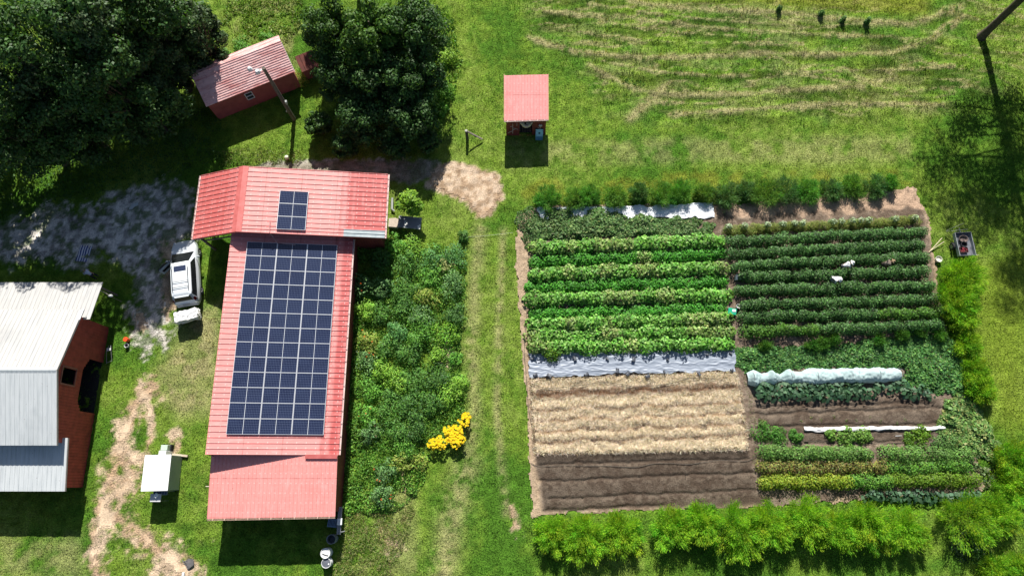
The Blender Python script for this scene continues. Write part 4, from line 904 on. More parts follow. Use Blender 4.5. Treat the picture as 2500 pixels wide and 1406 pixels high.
a = at(2035, 678, .75); person((a[0], a[1]), R(-125), 'person in white crouching with both arms reaching south into a dark row', .95, .62, WSH, ('pale_trousers', (.40, .42, .42), (.3, .32, .32), .85), ('white_hat', (.82, .81, .78), (.74, .73, .7), .8), reach=((.22, .35), (.05, .55)))
a = at(215, 666, 1.0); person((a[0]+.1, a[1]-.05), R(62), 'person in pale blue white shirt and olive hat bending over north of the barn', .95, .86, ('pale_blue_shirt', (.62, .66, .78), (.55, .6, .7), .8), NAVY, ('olive_hat', (.20, .21, .14), (.15, .16, .10), .9))

# ------------------------------------------------------------------ yard things
def rug_mat():
    k = NT('striped_rug'); c = k.coord(); x_ = k.n('ShaderNodeSeparateXYZ', {0: c}).outputs[0]; wob = k.math('MULTIPLY', k.noise(c, 2.5, 2), .05)
    f = k.math('GREATER_THAN', k.math('SINE', k.math('MULTIPLY', k.math('ADD', x_, wob), 33.)), .0); g = k.math('GREATER_THAN', k.math('SINE', k.math('MULTIPLY', x_, 71.)), .45)
    return k.done(k.mix(f, k.mix(g, (.035, .05, .20), (.12, .14, .32)), (.66, .66, .70)), .9, 0, .1)
c = (G(205, 619, .04)); rg = G(192, 602, 0); V = []; F = []; nx2, ny2 = 12, 14
for j in range(ny2+1):
    for i in range(nx2+1):
        x_ = (i/nx2-.5)*.92; y_ = (j/ny2-.5)*1.28; V.append((x_+y_*.05, y_, .05+.02*math.sin(x_*17+y_*2)+.015*math.sin(y_*7)))
for j in range(ny2):
    for i in range(nx2): F.append((j*(nx2+1)+i, j*(nx2+1)+i+1, (j+1)*(nx2+1)+i+1, (j+1)*(nx2+1)+i))
o = MB().add(V, F).build('rug', rug_mat(), smooth=True); o.location = (c.x, c.y, 0); o.rotation_euler = (0, 0, R(-6)); tag(o, 'blue and white striped rug lying on the gravel drive', 'rug')
sm = o.modifiers.new('thick', 'SOLIDIFY'); sm.thickness = .02
def bucket(px, py, r, h, colr, label, z=0, inner=None, handle=True, name='bucket', cat='bucket'):
    g = G(px, py, h+z); E_ = empty(name, (g.x, g.y, z), label, cat)
    m = MB(); m.lathe([(r*.82, 0), (r*.97, h*.93), (r*1.04, h*.94), (r*1.04, h), (r*.95, h), (r*.80, .02), (0, .02)], n=20); m.build('shell', colr, E_, smooth=True)
    if inner: m = MB(); m.lathe([(r*.88, h*.62), (r*.3, h*.68), (0, h*.66)], n=16); m.build('contents', inner, E_, smooth=True)
    if handle: m = MB(); m.tube([(-r*1.04, 0, h*.9), (-r*.7, -r*.8, h*.98), (0, -r*1.15, h), (r*.7, -r*.8, h*.98), (r*1.04, 0, h*.9)], .008, 5); m.build('handle', M_STEEL, E_)
    return E_
ob = G(306, 828, .4); E_ = empty('bucket', (ob.x, ob.y, 0), 'bright orange lidded bucket on the grass east of the barn', 'bucket')
m = MB(); m.lathe([(.14, 0), (.165, .34), (.175, .35), (.175, .40), (.165, .42), (0, .43)], n=20); m.build('shell', mott('orange_plastic', (.75, .085, .02), (.65, .07, .02), .4), E_, smooth=True)
m = MB(); m.tube([(-.17, 0, .36), (-.1, -.14, .4), (.1, -.14, .4), (.17, 0, .36)], .01, 5); m.build('handle', M_STEEL, E_)
M_WP = mott('white_plastic', (.70, .71, .70), (.6, .61, .6), .45)
bucket(308, 843, .15, .26, M_WP, 'small white bucket just south of the orange bucket', inner=M_DARK)
# barrels
def barrel(px, py, r, h, mat, top, label, extra=None):
    g = G(px, py, h); E_ = empty('barrel', (g.x, g.y, 0), label, 'barrel')
    m = MB(); m.lathe([(r*.95, 0), (r, .03), (r*1.03, h*.33), (r*.99, h*.36), (r*1.03, h*.66), (r*.99, h*.69), (r, h*.96), (r*1.02, h), (r*.93, h), (r*.91, h-.06)]+([(r*.9, .08), (0, .06)] if top is None else []), n=28); m.build('shell', mat, E_, smooth=True)
    if top: m = MB(); m.lathe([(r*.92, h-.045), (r*.5, h-.035), (0, h-.03)], n=24); m.build('lid', top, E_, smooth=True)
    return E_, g
barrel(808, 1316, .30, .85, mott('grey_blue_drum', (.22, .25, .28), (.15, .18, .2), .5), None, 'open grey drum in the shade of the south porch')
E_, g = barrel(794, 1350, .32, .80, M_WP, mott('white_lid', (.80, .80, .78), (.62, .62, .60), .5), 'white lidded barrel at the edge of the porch shadow'); m = MB(); m.tube([(-.2, -.02, .785), (-.02, -.1, .79), (.2, -.14, .785)], .02, 6); m.build('strap', M_TRIM, E_)
E_, g = barrel(796, 1374, .31, .72, M_WP, mott('dark_grey_lid', (.13, .14, .17), (.09, .1, .12), .5), 'white barrel with a dark grey lid, southmost of the barrels'); m = MB(); m.lathe([(0, .03), (.05, .025), (.055, 0), (0, 0)], (.17, -.06, .70), 10); m.build('bung', M_WHITE, E_)
# slatted blue stack, counter and white box at the porch corner
g = G(813, 1276, .7); PS = empty('pallet', (g.x, g.y, 0), 'blue grey slatted pallet standing in the shade at the porch corner', 'pallet', rz=R(-6))
m = MB()
for i in range(8): m.box((-.32+i*.092, 0, .72), (.05, .55, .02))
for y_ in (-.22, .22): m.box((0, y_, .675), (.72, .06, .07))
m.build('slats', mott('blue_grey_slat', (.20, .30, .44), (.14, .22, .34), .6), PS); m = MB(); m.bbox((0, 0, .31), (.66, .5, .62), .03); m.build('crate_base', M_DARK, PS)
g = G(828, 1270, .95); CT = empty('counter', (g.x, g.y, 0), 'narrow grey wooden counter running south from the red porch wall', 'counter')
m = MB(); m.box((-.05, 0, .93), (.12, 1.75, .05)); m.box((.09, 0, .932), (.12, 1.75, .05)); m.build('top', mott('grey_plank', (.30, .30, .31), (.22, .22, .23), .85, bump=.2), CT)
for y_ in (-.75, .75): m = MB(); m.box((0, y_, .45), (.2, .07, .9)); m.build('leg', M_WOOD, CT)
g = G(829, 1273, 1.1); m = MB(); m.bbox((g.x, g.y, 1.04), (.32, .42, .16), .02); tag(m.build('white_crate', M_WHITE), 'white box sitting on the grey counter at the porch corner', 'box')
g = G(838, 1296, .5); m = MB(); m.tube([(g.x-.2, g.y, .95), (g.x, g.y-.02, .98), (g.x+.2, g.y+.03, .9)], .03, 6); m.tube([(g.x, g.y, .0), (g.x, g.y, .97)], .025, 6); tag(m.build('standpipe', M_STEEL), 'thin grey standpipe with a tap beside the counter end', 'tap')
g = G(505, 1180, .8); m = MB(); m.prism([(g.x-.02, g.y-.25, .0), (g.x+.22, g.y-.25, .0), (g.x+.22, g.y-.2, .9), (g.x-.02, g.y-.2, .9)], (0, .05, 0)); tag(m.build('leaning_board', mott('cream_board', (.62, .55, .42), (.5, .45, .34), .8)), 'cream board leaning against the porch west side', 'board')
# ball, post with board, table, stone slab, downpipe
g = G(700, 385, .2); m = MB(); m.lathe([(.19*math.sin(math.pi*k/10), .19-.19*math.cos(math.pi*k/10)) for k in range(11)], (g.x, g.y, 0), 18); tag(m.build('ball', mott('pale_yellow_ball', (.75, .76, .55), (.66, .68, .46), .5), smooth=True), 'pale yellow white ball on the grass north of the red building', 'ball')
g = G(1141, 338, .0); PO = empty('old_post', (g.x, g.y, 0), 'dark weathered post with a slanting grey board, west of the farm stand', 'post')
M_OLD = mott('old_dark_wood', (.09, .08, .065), (.05, .045, .04), .9, sc=6, bump=.3)
m = MB(); m.tube([(0, 0, -.1), (.0, .02, .6), (-.02, .03, 1.15)], [.13, .115, .11], 10); m.build('post', M_OLD, PO, smooth=True)
m = MB(); e2 = G(1178, 341, .15)-Vector((g.x, g.y, 0)); m.prism([(.1, .1, .95), (.1, -.02, .95), (e2.x, e2.y-.06, .12), (e2.x, e2.y+.06, .12)], (0, .02, .07)); m.build('board', M_WOOD, PO)
m = MB(); m.lathe([(0, 1.2), (.1, 1.19), (.125, 1.15), (0, 1.14)], (-.02, .03, 0), 8); m.build('cap', mott('lichen_grey', (.45, .45, .40), (.35, .35, .3), .9), PO)
g = G(1000, 543, .72); TB = empty('garden_table', (g.x, g.y, 0), 'old grey table with flaking white paint beside the lime green sapling', 'table', rz=R(-6))
def flake():
    k = NT('flaking_paint'); c = k.coord(); f = k.ramp(k.noise(c, 2.4, 4, .6), .55, .57); return k.done(k.mix(f, k.mix(k.noise(c, 4), (.16, .17, .19), (.25, .26, .28)), (.70, .70, .66)), .7, 0, .3)
m = MB(); m.bbox((0, 0, .70), (1.75, .95, .05), .015); m.build('tabletop', flake(), TB)
for sx in (-.75, .75):
    for sy in (-.35, .35): m = MB(); m.box((sx, sy, .335), (.07, .07, .67)); m.build('leg', M_WOOD, TB)
g = G(962, 543, .4); m = MB(); P = [(-.42, -.34), (.25, -.40), (.50, -.12), (.42, .22), (.10, .36), (-.40, .33)]
m.prism([(g.x+x_, g.y+y_, 0) for x_, y_ in P], (0, 0, .42)); tag(m.build('stone_block', mott('beige_stone', (.52, .44, .36), (.40, .33, .27), .9, bump=.4, sc=5)), 'broken beige stone block beside the east wall of the north wing', 'stone')
g = G(957, 500, .25); m = MB(); m.tube([(g.x, g.y+.55, .25), (g.x, g.y-.35, .22), (g.x+.18, g.y-.5, .15)], .09, 10); tag(m.build('drain_pipe', mott('pale_pipe', (.40, .42, .40), (.3, .32, .3), .5), smooth=True), 'pale grey drain pipe lying along the north wing east wall', 'pipe')
p0, p1 = G(243, 708, 1.9), G(270, 722, 1.7); MP = empty('mop', (p0.x, p0.y, 0), 'long handled white mop poking out from under the barn low roof', 'mop')
m = MB(); m.tube([p0, p1], .025, 6); m.build('handle', mott('pale_pole', (.5, .46, .38)), MP, world=True); m = MB(); m.lathe([(0, -.1), (.10, -.08), (.14, .02), (.06, .09), (0, .1)], p1, 8, 1.3, .8); m.build('mop_head', M_TARP, MP, world=True)
m = MB(); m.tube([(p1.x-.1, p1.y, 0), (p1.x-.1, p1.y, 1.7)], .02, 5); m.build('stand', M_WOOD, MP, world=True)
g = G(267, 860, .2); FR = empty('chair_frame', (g.x, g.y, 0), 'broken white metal chair frame on the grass against the barn', 'chair frame', rz=R(10))
m = MB(); m.tube([(-.12, .55, .05), (.16, .45, .3), (.2, .1, .35), (-.15, .05, .3), (-.12, .55, .05)], .025, 6); m.tube([(-.15, .05, .3), (-.3, -.75, .05)], .022, 6); m.tube([(.2, .1, .35), (.1, -.65, .08)], .022, 6); m.tube([(-.28, -.7, .06), (.1, -.62, .08)], .022, 6); m.build('frame', M_STEEL, FR)
m = MB(); m.prism([(-.12, .3, .32), (.18, .28, .34), (.17, .1, .34), (-.13, .1, .31)], (0, 0, .02)); m.build('seat', M_WP, FR)
g = G(461, 1374, .1); m = MB(); P = [(-.28, .12), (-.05, .30), (.30, .25), (.36, -.1), (.05, -.36)]; m.prism([(g.x+x_, g.y+y_, .12) for x_, y_ in P], (0, 0, .03)); m.tube([(g.x-.5, g.y+.2, .04), (g.x, g.y-.38, .1)], .03, 5); m.tube([(g.x-.45, g.y+.1, .03), (g.x-.1, g.y+.15, .16)], .025, 5)
tag(m.build('scrap_metal', mott('dark_scrap', (.14, .13, .13), (.08, .08, .08), .6, bump=.3)), 'bent dark scrap metal sheet on the bare dirt near the bottom', 'scrap')
g = G(448, 1404, .05); m = MB(); m.tube([(g.x, g.y-.6, .05), (g.x, g.y+.2, .12)], [.12, .09], 8); tag(m.build('pipe_section', M_WP, smooth=True), 'short white pipe on the bare dirt at the bottom edge', 'pipe')
g = G(326, 503, .03); V = [(g.x+x_, g.y+y_, .06) for x_, y_ in ((-.3, -.28), (-.05, -.3), (.1, -.1), (.38, .05), (.35, .3), (.1, .2), (-.12, .18), (-.2, -.05))]; m = MB(); m.prism(V, (0, 0, .03)); tag(m.build('feed_sack', mott('pale_sack', (.55, .58, .58), (.42, .46, .46), .8)), 'torn pale plastic sack lying on the shaded gravel drive', 'sack')

# ------------------------------------------------------------------ things in the garden
g = G(1788, 760, .35); GB = empty('green_crate', (g.x, g.y, 0), 'bright green plastic crate at the east end of the bean rows', 'crate', rz=R(-12))
M_GP = mott('green_plastic', (.01, .36, .20), (.01, .30, .17), .4)
m = MB(); m.bbox((0, 0, .16), (.56, .44, .32), .02); m.build('body', mott('dark_green_plastic', (.01, .13, .08), (.008, .1, .06), .5), GB); m = MB(); m.bbox((0, 0, .345), (.60, .48, .05), .02); m.build('lid', M_GP, GB)
m = MB(); m.bbox((.12, .04, .40), (.26, .2, .05), .02); m.v = [(p[0]+g.x, p[1]+g.y, p[2]-.02) for p in m.v]; tag(m.build('paper_pack', M_WHITE), 'white folded paper lying on the green crate lid', 'paper')
bucket(1803, 747, .15, .36, M_WP, 'white bucket beside the green crate on the centre path', inner=M_WP)
g = G(1803, 677, .25); me = crumple(4, 0, 0, (.42, .36, .34), .1, 333); o = new_obj('white_bag', me, M_TARP); o.location = (g.x, g.y, .2); tag(o, 'crumpled white bag at the west end of a dark row', 'bag')
bucket(2293, 632, .23, .30, mott('cream_plastic', (.74, .73, .62), (.66, .65, .54), .5), 'cream tub with a dark slot beside the trailer', inner=mott('cream_lid', (.70, .69, .58)), name='tub', cat='tub')
# garden trailer and its load
tq = [G(2328, 570, .55), G(2367, 567, .55), G(2380, 622, .55), G(2341, 628, .55)]; tc = sum(tq, Vector())/4; tdv = (tq[0]+tq[1]-tq[2]-tq[3]); trz = math.atan2(-tdv.x, tdv.y); tl_ = tdv.length/2; tw_ = ((tq[1]-tq[0]).length+(tq[2]-tq[3]).length)/2
print('trailer', tl_, tw_)
TR = empty('garden_trailer', (tc.x, tc.y, 0), 'small grey garden trailer parked in the pine shade beside the dark rows', 'trailer', rz=trz)
M_TRL = mott('dull_zinc', (.20, .21, .24), (.14, .15, .17), .5, .3)
m = MB(); m.box((0, 0, .42), (tw_-.06, tl_-.06, .04)); m.build('bed', M_TRL, TR)
for s in (-1, 1):
    m = MB(); m.box((s*(tw_/2-.015), 0, .56), (.03, tl_, .30)); m.build('side_board', mott('pale_zinc', (.40, .43, .44), (.32, .34, .35), .5, .2), TR); m = MB(); m.box((0, s*(tl_/2-.015), .555), (tw_-.066, .03, .28)); m.build('end_board', M_TRL, TR)
    t = MB(); n = 20; pr = [(.16, -.07), (.25, -.08), (.28, -.05), (.28, .05), (.25, .08), (.16, .07)]; Vv = []
    for r_, x_ in pr: Vv += [(s*(tw_/2+.12)+x_, r_*math.cos(2*math.pi*k/n)-.05, .28+r_*math.sin(2*math.pi*k/n)) for k in range(n)]
    wE = t.add(Vv, [(i*n+k, i*n+(k+1) % n, ((i+1) % 6)*n+(k+1) % n, ((i+1) % 6)*n+k) for i in range(6) for k in range(n)]).build('wheel', bpy.data.materials['tyre_rubber'], TR, smooth=True)
    m = MB(); m.tube([(s*(tw_/2+.05), -.05, .28), (s*(tw_/2+.2), -.05, .28)], .155, 14); m.build('rim', M_STEEL, wE)
m = MB(); m.tube([(0, tl_/2, .42), (0, tl_/2+.45, .40)], .03, 8); m.build('drawbar', M_STEEL, TR)
def on_trailer(px, py, z): g = G(px, py, z); return g
g = on_trailer(2352, 583, .6); m = MB(); m.lathe([(.25, 0), (.33, .16), (.345, .2), (.31, .2), (.24, .04), (0, .05)], (g.x, g.y, .445), 22, 1, .8); tag(m.build('basket', mott('brown_basket', (.20, .15, .13), (.13, .1, .09), .8, bump=.4, sc=8), smooth=True), 'shallow brown basket at the north end of the trailer', 'basket')
g = on_trailer(2353, 597, .6); m = MB(); m.lathe([(.18, 0), (.22, .2), (.235, .22), (.2, .22), (.17, .03), (0, .03)], (g.x, g.y, .445), 20); tag(m.build('black_tub', M_TRIM, smooth=True), 'round black tub in the middle of the trailer', 'tub')
g = on_trailer(2353, 610, .6); CRT = empty('produce_crate', (g.x, g.y, .445), 'open crate of dark red produce at the south end of the trailer', 'crate', rz=trz)
m = MB(); m.box((0, 0, .02), (.6, .4, .03)); m.box((.29, 0, .1), (.02, .4, .2)); m.box((-.29, 0, .1), (.02, .4, .2)); m.box((0, .19, .1), (.56, .02, .19)); m.box((0, -.19, .1), (.56, .02, .19)); m.build('crate', mott('maroon_crate', (.14, .05, .05), (.1, .04, .04), .6), CRT)
m = MB()
for k in range(26): m.lathe([(0, -.05), (.04, -.03), (.05, 0), (.035, .035), (0, .045)], (rng.uniform(-.24, .24), rng.uniform(-.15, .15), .13+rng.uniform(0, .06)), 7)
m.build('produce', mott('red_produce', (.30, .04, .05), (.12, .02, .03), .4), CRT, smooth=True)
def stick(px0, py0, px1, py1, z0, z1, r, mat, name, label, cat, group=None):
    a, b = G(px0, py0, z0), G(px1, py1, z1); m = MB(); m.tube([a, a.lerp(b, .5)+Vector((0, 0, .02)), b], [r, r*.95, r*.8], 6); return tag(m.build(name, mat, smooth=True), label, cat, group)
M_BAM = mott('pale_bamboo', (.62, .56, .36), (.5, .45, .28), .6)
stick(2268, 616, 2300, 581, .05, .25, .035, M_BAM, 'bamboo_pole', 'upper of two pale poles crossing at the dark rows edge', 'pole')
stick(2272, 612, 2305, 590, .10, .2, .028, M_BAM, 'bamboo_pole', 'lower of two pale poles crossing at the dark rows edge', 'pole')
stick(2310, 563, 2353, 545, .3, 1.2, .015, mott('thin_pale_stake', (.4, .42, .33), (.3, .32, .25), .7), 'stake', 'thin pale stake slanting up behind the trailer', 'stake')
stick(2310, 565, 2363, 560, .3, .9, .015, mott('thin_pale_stake', (.4, .42, .33)), 'stake', 'thin pale stake lying level along the trailer north end', 'stake')
stick(2352, 625, 2390, 622, .62, .66, .02, M_BAM, 'stake', 'short pale stake across the south end of the trailer', 'stake')
stick(2186, 1064, 2202, 1063, .08, .1, .018, M_WP, 'plant_stake', 'short white stake lying on the bare soil strip', 'stake')
stick(1420, 1180, 1421, 1158, .0, .4, .014, M_OLD, 'plant_stake', 'thin dark stake in the west half of the bare beds', 'stake')
stick(1674, 1172, 1673, 1156, .0, .4, .014, M_OLD, 'plant_stake', 'thin dark stake in the east half of the bare beds', 'stake')
def hose(pts, label, r=.016, z=.11, mat=None):
    P = [Vector((*G(px, py, z)[:2], z)) for px, py in pts]; Q = []
    for i in range(len(P)-1):
        p0, p1, p2, p3 = P[max(i-1, 0)], P[i], P[i+1], P[min(i+2, len(P)-1)]
        for t in np.linspace(0, 1, 6, endpoint=False): Q.append(.5*((2*p1)+(p2-p0)*t+(2*p0-5*p1+4*p2-p3)*t*t+(-p0+3*p1-3*p2+p3)*t**3))
    m = MB(); m.tube(Q+[P[-1]], r, 6); return tag(m.build('hose', mat or M_OLD, smooth=True), label, 'hose')
hose([(1297, 1130), (1312, 1137), (1335, 1138), (1375, 1136), (1430, 1137), (1480, 1137), (1550, 1140), (1600, 1131), (1650, 1131), (1680, 1133), (1720, 1128), (1760, 1123), (1810, 1126), (1832, 1122), (1855, 1106), (1876, 1098)], 'thin dark hose snaking across the bare brown beds')
hose([(1290, 660), (1287, 740), (1283, 800), (1280, 860), (1285, 920), (1290, 990), (1298, 1040)], 'thin dark hose running down the chip path west of the beans', z=.07)
hose([(1293, 935), (1340, 947), (1420, 940), (1470, 933), (1520, 938), (1560, 944), (1640, 935), (1680, 924), (1740, 924), (1780, 934)], 'dark hose curving over the north edge of the straw bed', z=.22)
hose([(1960, 1077), (2020, 1078), (2080, 1079), (2160, 1081), (2240, 1080)], 'straight dark drip line across the lower right soil strip', z=.08)
hose([(1136, 578), (1170, 577), (1210, 573), (1252, 568)], 'thin pale hose across the grass lane north west of the beans', r=.012, z=.09, mat=mott('pale_hose', (.35, .38, .30)))

# plastic sheets, row cover and straw
def draped(name, quad_px, nu, nv, zf, mat, label, cat, ragged=.0, seed=0):
    A_, B_, C_, D_ = [np.array(G(*p)[:2]) for p in quad_px]; U, Vv = np.meshgrid(np.linspace(0, 1, nu), np.linspace(0, 1, nv))
    P = (A_[None, None]*(1-U[..., None])+B_*U[..., None])*(1-Vv[..., None])+(D_*(1-U[..., None])+C_*U[..., None])*Vv[..., None]
    if ragged:
        e = (np.abs(Vv-.5)*2)**3; P[..., 1] += ragged*(fbm(P[..., 0], P[..., 1]*.2+seed, .7, 3, 200+seed)-.5)*2*e; e = (np.abs(U-.5)*2)**8; P[..., 0] += ragged*(fbm(P[..., 0]*.2, P[..., 1], .5, 3, 210+seed)-.5)*2*e
    z = zf(P[..., 0], P[..., 1], U, Vv); i = np.arange(nu*nv).reshape(nv, nu)
    o = np_mesh(name, np.concatenate([P, z[..., None]], -1).reshape(-1, 3), np.stack([i[:-1, :-1], i[:-1, 1:], i[1:, 1:], i[1:, :-1]], -1).reshape(-1, 4), mat, smooth=True); return tag(o, label, cat)
def wr(x, y, a, seed, sx=1., sy=1.):
    r1 = 1-np.abs(2*fbm(x/sx, y/sy, .55, 3, seed)-1); r2 = 1-np.abs(2*fbm(x/sx*.8+y*.3, y/sy, .24, 3, seed+7)-1); return a*(r1**4*.65+r2**5*.35)
def plastic(name, a, b, rough): 
    k = NT(name); c = k.coord(); n_ = k.noise(k.map(c, (.6, 2.5, 1)), 2.2, 4); k.bump(k.noise(k.map(c, (.5, 1.6, 1)), 5, 3), .35, .03); return k.done(k.mix(k.ramp(n_, .35, .65), a, b), rough, 0, .6)
draped('plastic_sheet', [(1293, 921), (1794, 906), (1792, 850), (1291, 864)], 260, 46, lambda x, y, u, v: .10+wr(x, y, .07, 220, 2.6, .9)+.03*np.sin(u*90)*(np.abs(v-.5)*2)**6, plastic('silver_black_plastic', (.20, .235, .29), (.29, .33, .40), .5), 'wrinkled grey blue plastic sheet stretched below the bean rows', 'plastic sheet', .25, 1)
draped('plastic_sheet', [(1318, 534), (1745, 534), (1742, 499), (1312, 510)], 200, 34, lambda x, y, u, v: .10+wr(x, y, .09, 240, 1.5, 1), plastic('white_plastic_film', (.78, .80, .82), (.66, .70, .76), .4), 'white plastic sheet lying above the sprawling vines at the north west of the plot', 'plastic sheet', .3, 2)
draped('row_cloth', [(1962, 1054), (2302, 1049), (2302, 1041), (1962, 1043)], 160, 10, lambda x, y, u, v: .14+wr(x, y, .08, 250)+.05*(1-(2*v-1)**2), plastic('white_cloth', (.84, .83, .82), (.75, .74, .74), .8), 'long narrow strip of white cloth on the bare soil', 'row cloth', .12, 3)
# hooped tunnel
ta, tb = G(1822, 925, 0), G(2196, 915, 0); nu, nv = 220, 22; U, Vv = np.meshgrid(np.linspace(0, 1, nu), np.linspace(0, 1, nv))
hoops = np.array([.03, .16, .27, .44, .66, .84, .985]); dmin = np.min(np.abs(U[..., None]-hoops), -1)
sag = np.exp(-(dmin/.018)**2)*.5+np.exp(-(dmin/.05)**2)*.5; low = np.interp(U, [0, .05, .10, .14, .18, .22, .26, .30, .36, .42, .55, .75, .92, 1], [.8, .7, .28, .2, .3, .12, .45, .4, .7, .85, .8, .88, .6, .6]); hh = .82*(low+(1-low)*sag)*(1-.55*sstep(.97, 1., U))*(1-.5*sstep(.04, .0, U))
ww = .55*(.36+.64*np.clip(low+sag*.75, 0, 1))*(1-.35*sstep(.96, 1, U))*(1-.3*sstep(.05, 0, U)); ang_ = math.pi*Vv
dx_ = (tb-ta).normalized(); nrm_ = np.array([-dx_.y, dx_.x]); base = np.array(ta[:2])+(np.array(tb[:2])-np.array(ta[:2]))*U[..., None]
rg_ = 1-np.abs(2*fbm(U*22, Vv*5+U*9, .8, 3, 263)-1); wk = .96+.34*(fbm(U*14, Vv*2, .8, 3, 260)-.5)+.16*(fbm(U*70, Vv*7, .8, 3, 262)-.5)+.12*rg_**4
P = base+nrm_*(np.cos(ang_)*ww*wk)[..., None]; z = np.maximum(.03, np.sin(ang_)**.8*hh*wk); i = np.arange(nu*nv).reshape(nv, nu)
RC = empty('row_cover', ((ta+tb)/2), 'long white fabric row cover sagging between hoops in the right plot', 'row cover')
def cloth_mat():
    k = NT('fleece'); c = k.coord(); k.bump(k.noise(k.map(c, (1, .5, 1)), 7, 4), .5, .06); k.done(k.mix(k.noise(c, 1.5, 4), (.52, .66, .66), (.42, .56, .57)), .8, 0, .2); tr = k.n('ShaderNodeBsdfTranslucent', {'Color': (.7, .8, .78, 1)}); ms = k.n('ShaderNodeMixShader', {0: .25, 1: k.p.outputs[0], 2: tr.outputs[0]}); k.l(ms.outputs[0], k.out.inputs[0]); return k.m
o = np_mesh('fleece', np.concatenate([P, z[..., None]], -1).reshape(-1, 3)-np.array(RC.location), np.stack([i[:-1, :-1], i[:-1, 1:], i[1:, 1:], i[1:, :-1]], -1).reshape(-1, 4), cloth_mat(), RC, smooth=True)
for hps in hoops:
    c_ = ta.lerp(tb, float(hps))-RC.location; m = MB(); m.tube([c_+Vector((nrm_[0], nrm_[1], 0))*(.46*math.cos(a_))+Vector((0, 0, .86*math.sin(a_)**.8)) for a_ in np.linspace(0.02, math.pi-.02, 14)], .012, 5); m.build('hoop', M_STEEL, RC)
# sandbag weights along the grey plastic
SB = [(1300, 876), (1307, 915), (1341, 917), (1432, 914), (1507, 905), (1533, 912), (1581, 918), (1622, 907), (1707, 913), (1403, 875), (1483, 876), (1547, 877), (1630, 878), (1727, 866), (1784, 862), (1787, 903)]
protoS = None
for i_, (px, py) in enumerate(SB):
    g = G(px, py, .2)
    if protoS is None:
        me = crumple(3, 0, 0, (.46, .26, .22), .09, 350); protoS = new_obj('weight_bag', me, mott('black_bag', (.09, .10, .12), (.06, .065, .08), .5)); o = protoS
    else: o = protoS.copy(); COL.objects.link(o)
    o.location = (g.x, g.y, .21); s_ = .45+.4*rng.random(); o.scale = (s_, s_, s_); o.rotation_euler = (0, 0, rng.uniform(0, 3.1))
    tag(o, 'small black weight bag holding down the %s edge of the grey blue plastic sheet' % ('north' if py < 890 else 'south'), 'weight bag', 'black weight bags on the %s edge of the grey plastic' % ('north' if py < 890 else 'south'))
# straw mulch: matted stalks over low ridges
SQ = W2([(1296, 928), (1560, 920), (1795, 908), (1808, 960), (1824, 1096), (1560, 1102), (1304, 1106)])
x0, x1, y0, y1 = SQ[:, 0].min(), SQ[:, 0].max(), SQ[:, 1].min(), SQ[:, 1].max()
stx, sty = np.meshgrid(np.arange(x0-.2, x1+.2, .09), np.arange(y0-.2, y1+.2, .09)); sdm = polyd(stx, sty, SQ)+(fbm(stx, sty, .4, 3, 270)-.5)*.5
rown = (sty-(y0+(stx-x0)*.033)); 
def straw_z(x, y): 
    t = (y-y0-(x-x0)*.033)/1.02; return     .07+.03*(.5+.5*np.sin(2*np.pi*t+3.*fbm(x, y, 1.5, 2, 271)))+.19*(fbm(x*.6, y, .35, 3, 274)-.4)
brown = lambda x, y: (sstep(0, .25, polyd(x, y, W2([(1296, 943), (1798, 926), (1808, 957), (1300, 985)]))-.12+(fbm(x, y, .4, 3, 279)-.5)*.6))
bz = brown(stx, sty); fl_ = np.zeros(stx.shape)
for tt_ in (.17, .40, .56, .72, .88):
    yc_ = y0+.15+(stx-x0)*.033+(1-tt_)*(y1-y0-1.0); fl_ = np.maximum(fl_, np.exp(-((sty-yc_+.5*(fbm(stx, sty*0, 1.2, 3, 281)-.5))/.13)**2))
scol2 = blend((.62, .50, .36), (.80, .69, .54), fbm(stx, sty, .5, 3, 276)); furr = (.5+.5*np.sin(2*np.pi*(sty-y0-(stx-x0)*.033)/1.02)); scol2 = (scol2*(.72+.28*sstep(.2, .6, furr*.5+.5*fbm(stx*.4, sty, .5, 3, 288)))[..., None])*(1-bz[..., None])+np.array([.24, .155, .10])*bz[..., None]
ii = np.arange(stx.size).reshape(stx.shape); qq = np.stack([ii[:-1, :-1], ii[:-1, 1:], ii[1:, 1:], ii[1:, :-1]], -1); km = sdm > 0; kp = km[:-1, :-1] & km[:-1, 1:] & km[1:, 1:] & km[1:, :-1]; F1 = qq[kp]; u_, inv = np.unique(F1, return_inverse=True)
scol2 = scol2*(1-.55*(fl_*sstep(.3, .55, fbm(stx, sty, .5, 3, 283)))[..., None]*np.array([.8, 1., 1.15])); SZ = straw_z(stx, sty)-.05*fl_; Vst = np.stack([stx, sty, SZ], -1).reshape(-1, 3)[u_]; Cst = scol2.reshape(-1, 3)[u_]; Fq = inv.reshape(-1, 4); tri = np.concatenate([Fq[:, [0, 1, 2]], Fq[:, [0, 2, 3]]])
n = 70000; x = rng.uniform(x0-.1, x1+.1, n); y = rng.uniform(y0-.1, y1+.1, n); kq = polyd(x, y, SQ) > -.1; x, y = x[kq], y[kq]; kq = rng.random(len(x)) > .55*brown(x, y); x, y = x[kq], y[kq]; n = len(x)
cst = tints(n, [(.76, .64, .48), (.87, .76, .60), (.54, .41, .27), (.90, .81, .68)], .12); bb = brown(x, y)[:, None]; cst = cst*(1-.45*bb); fi_ = fl_[np.clip(((y-sty[0, 0])/.09).astype(int), 0, fl_.shape[0]-1), np.clip(((x-stx[0, 0])/.09).astype(int), 0, fl_.shape[1]-1)]; kq = rng.random(len(x)) > .7*fi_; x, y, cst, bb, fi_ = x[kq], y[kq], cst[kq], bb[kq], fi_[kq]; n = len(x); cst = cst*(1-.45*fi_[:, None]*np.array([.8, 1., 1.1]))
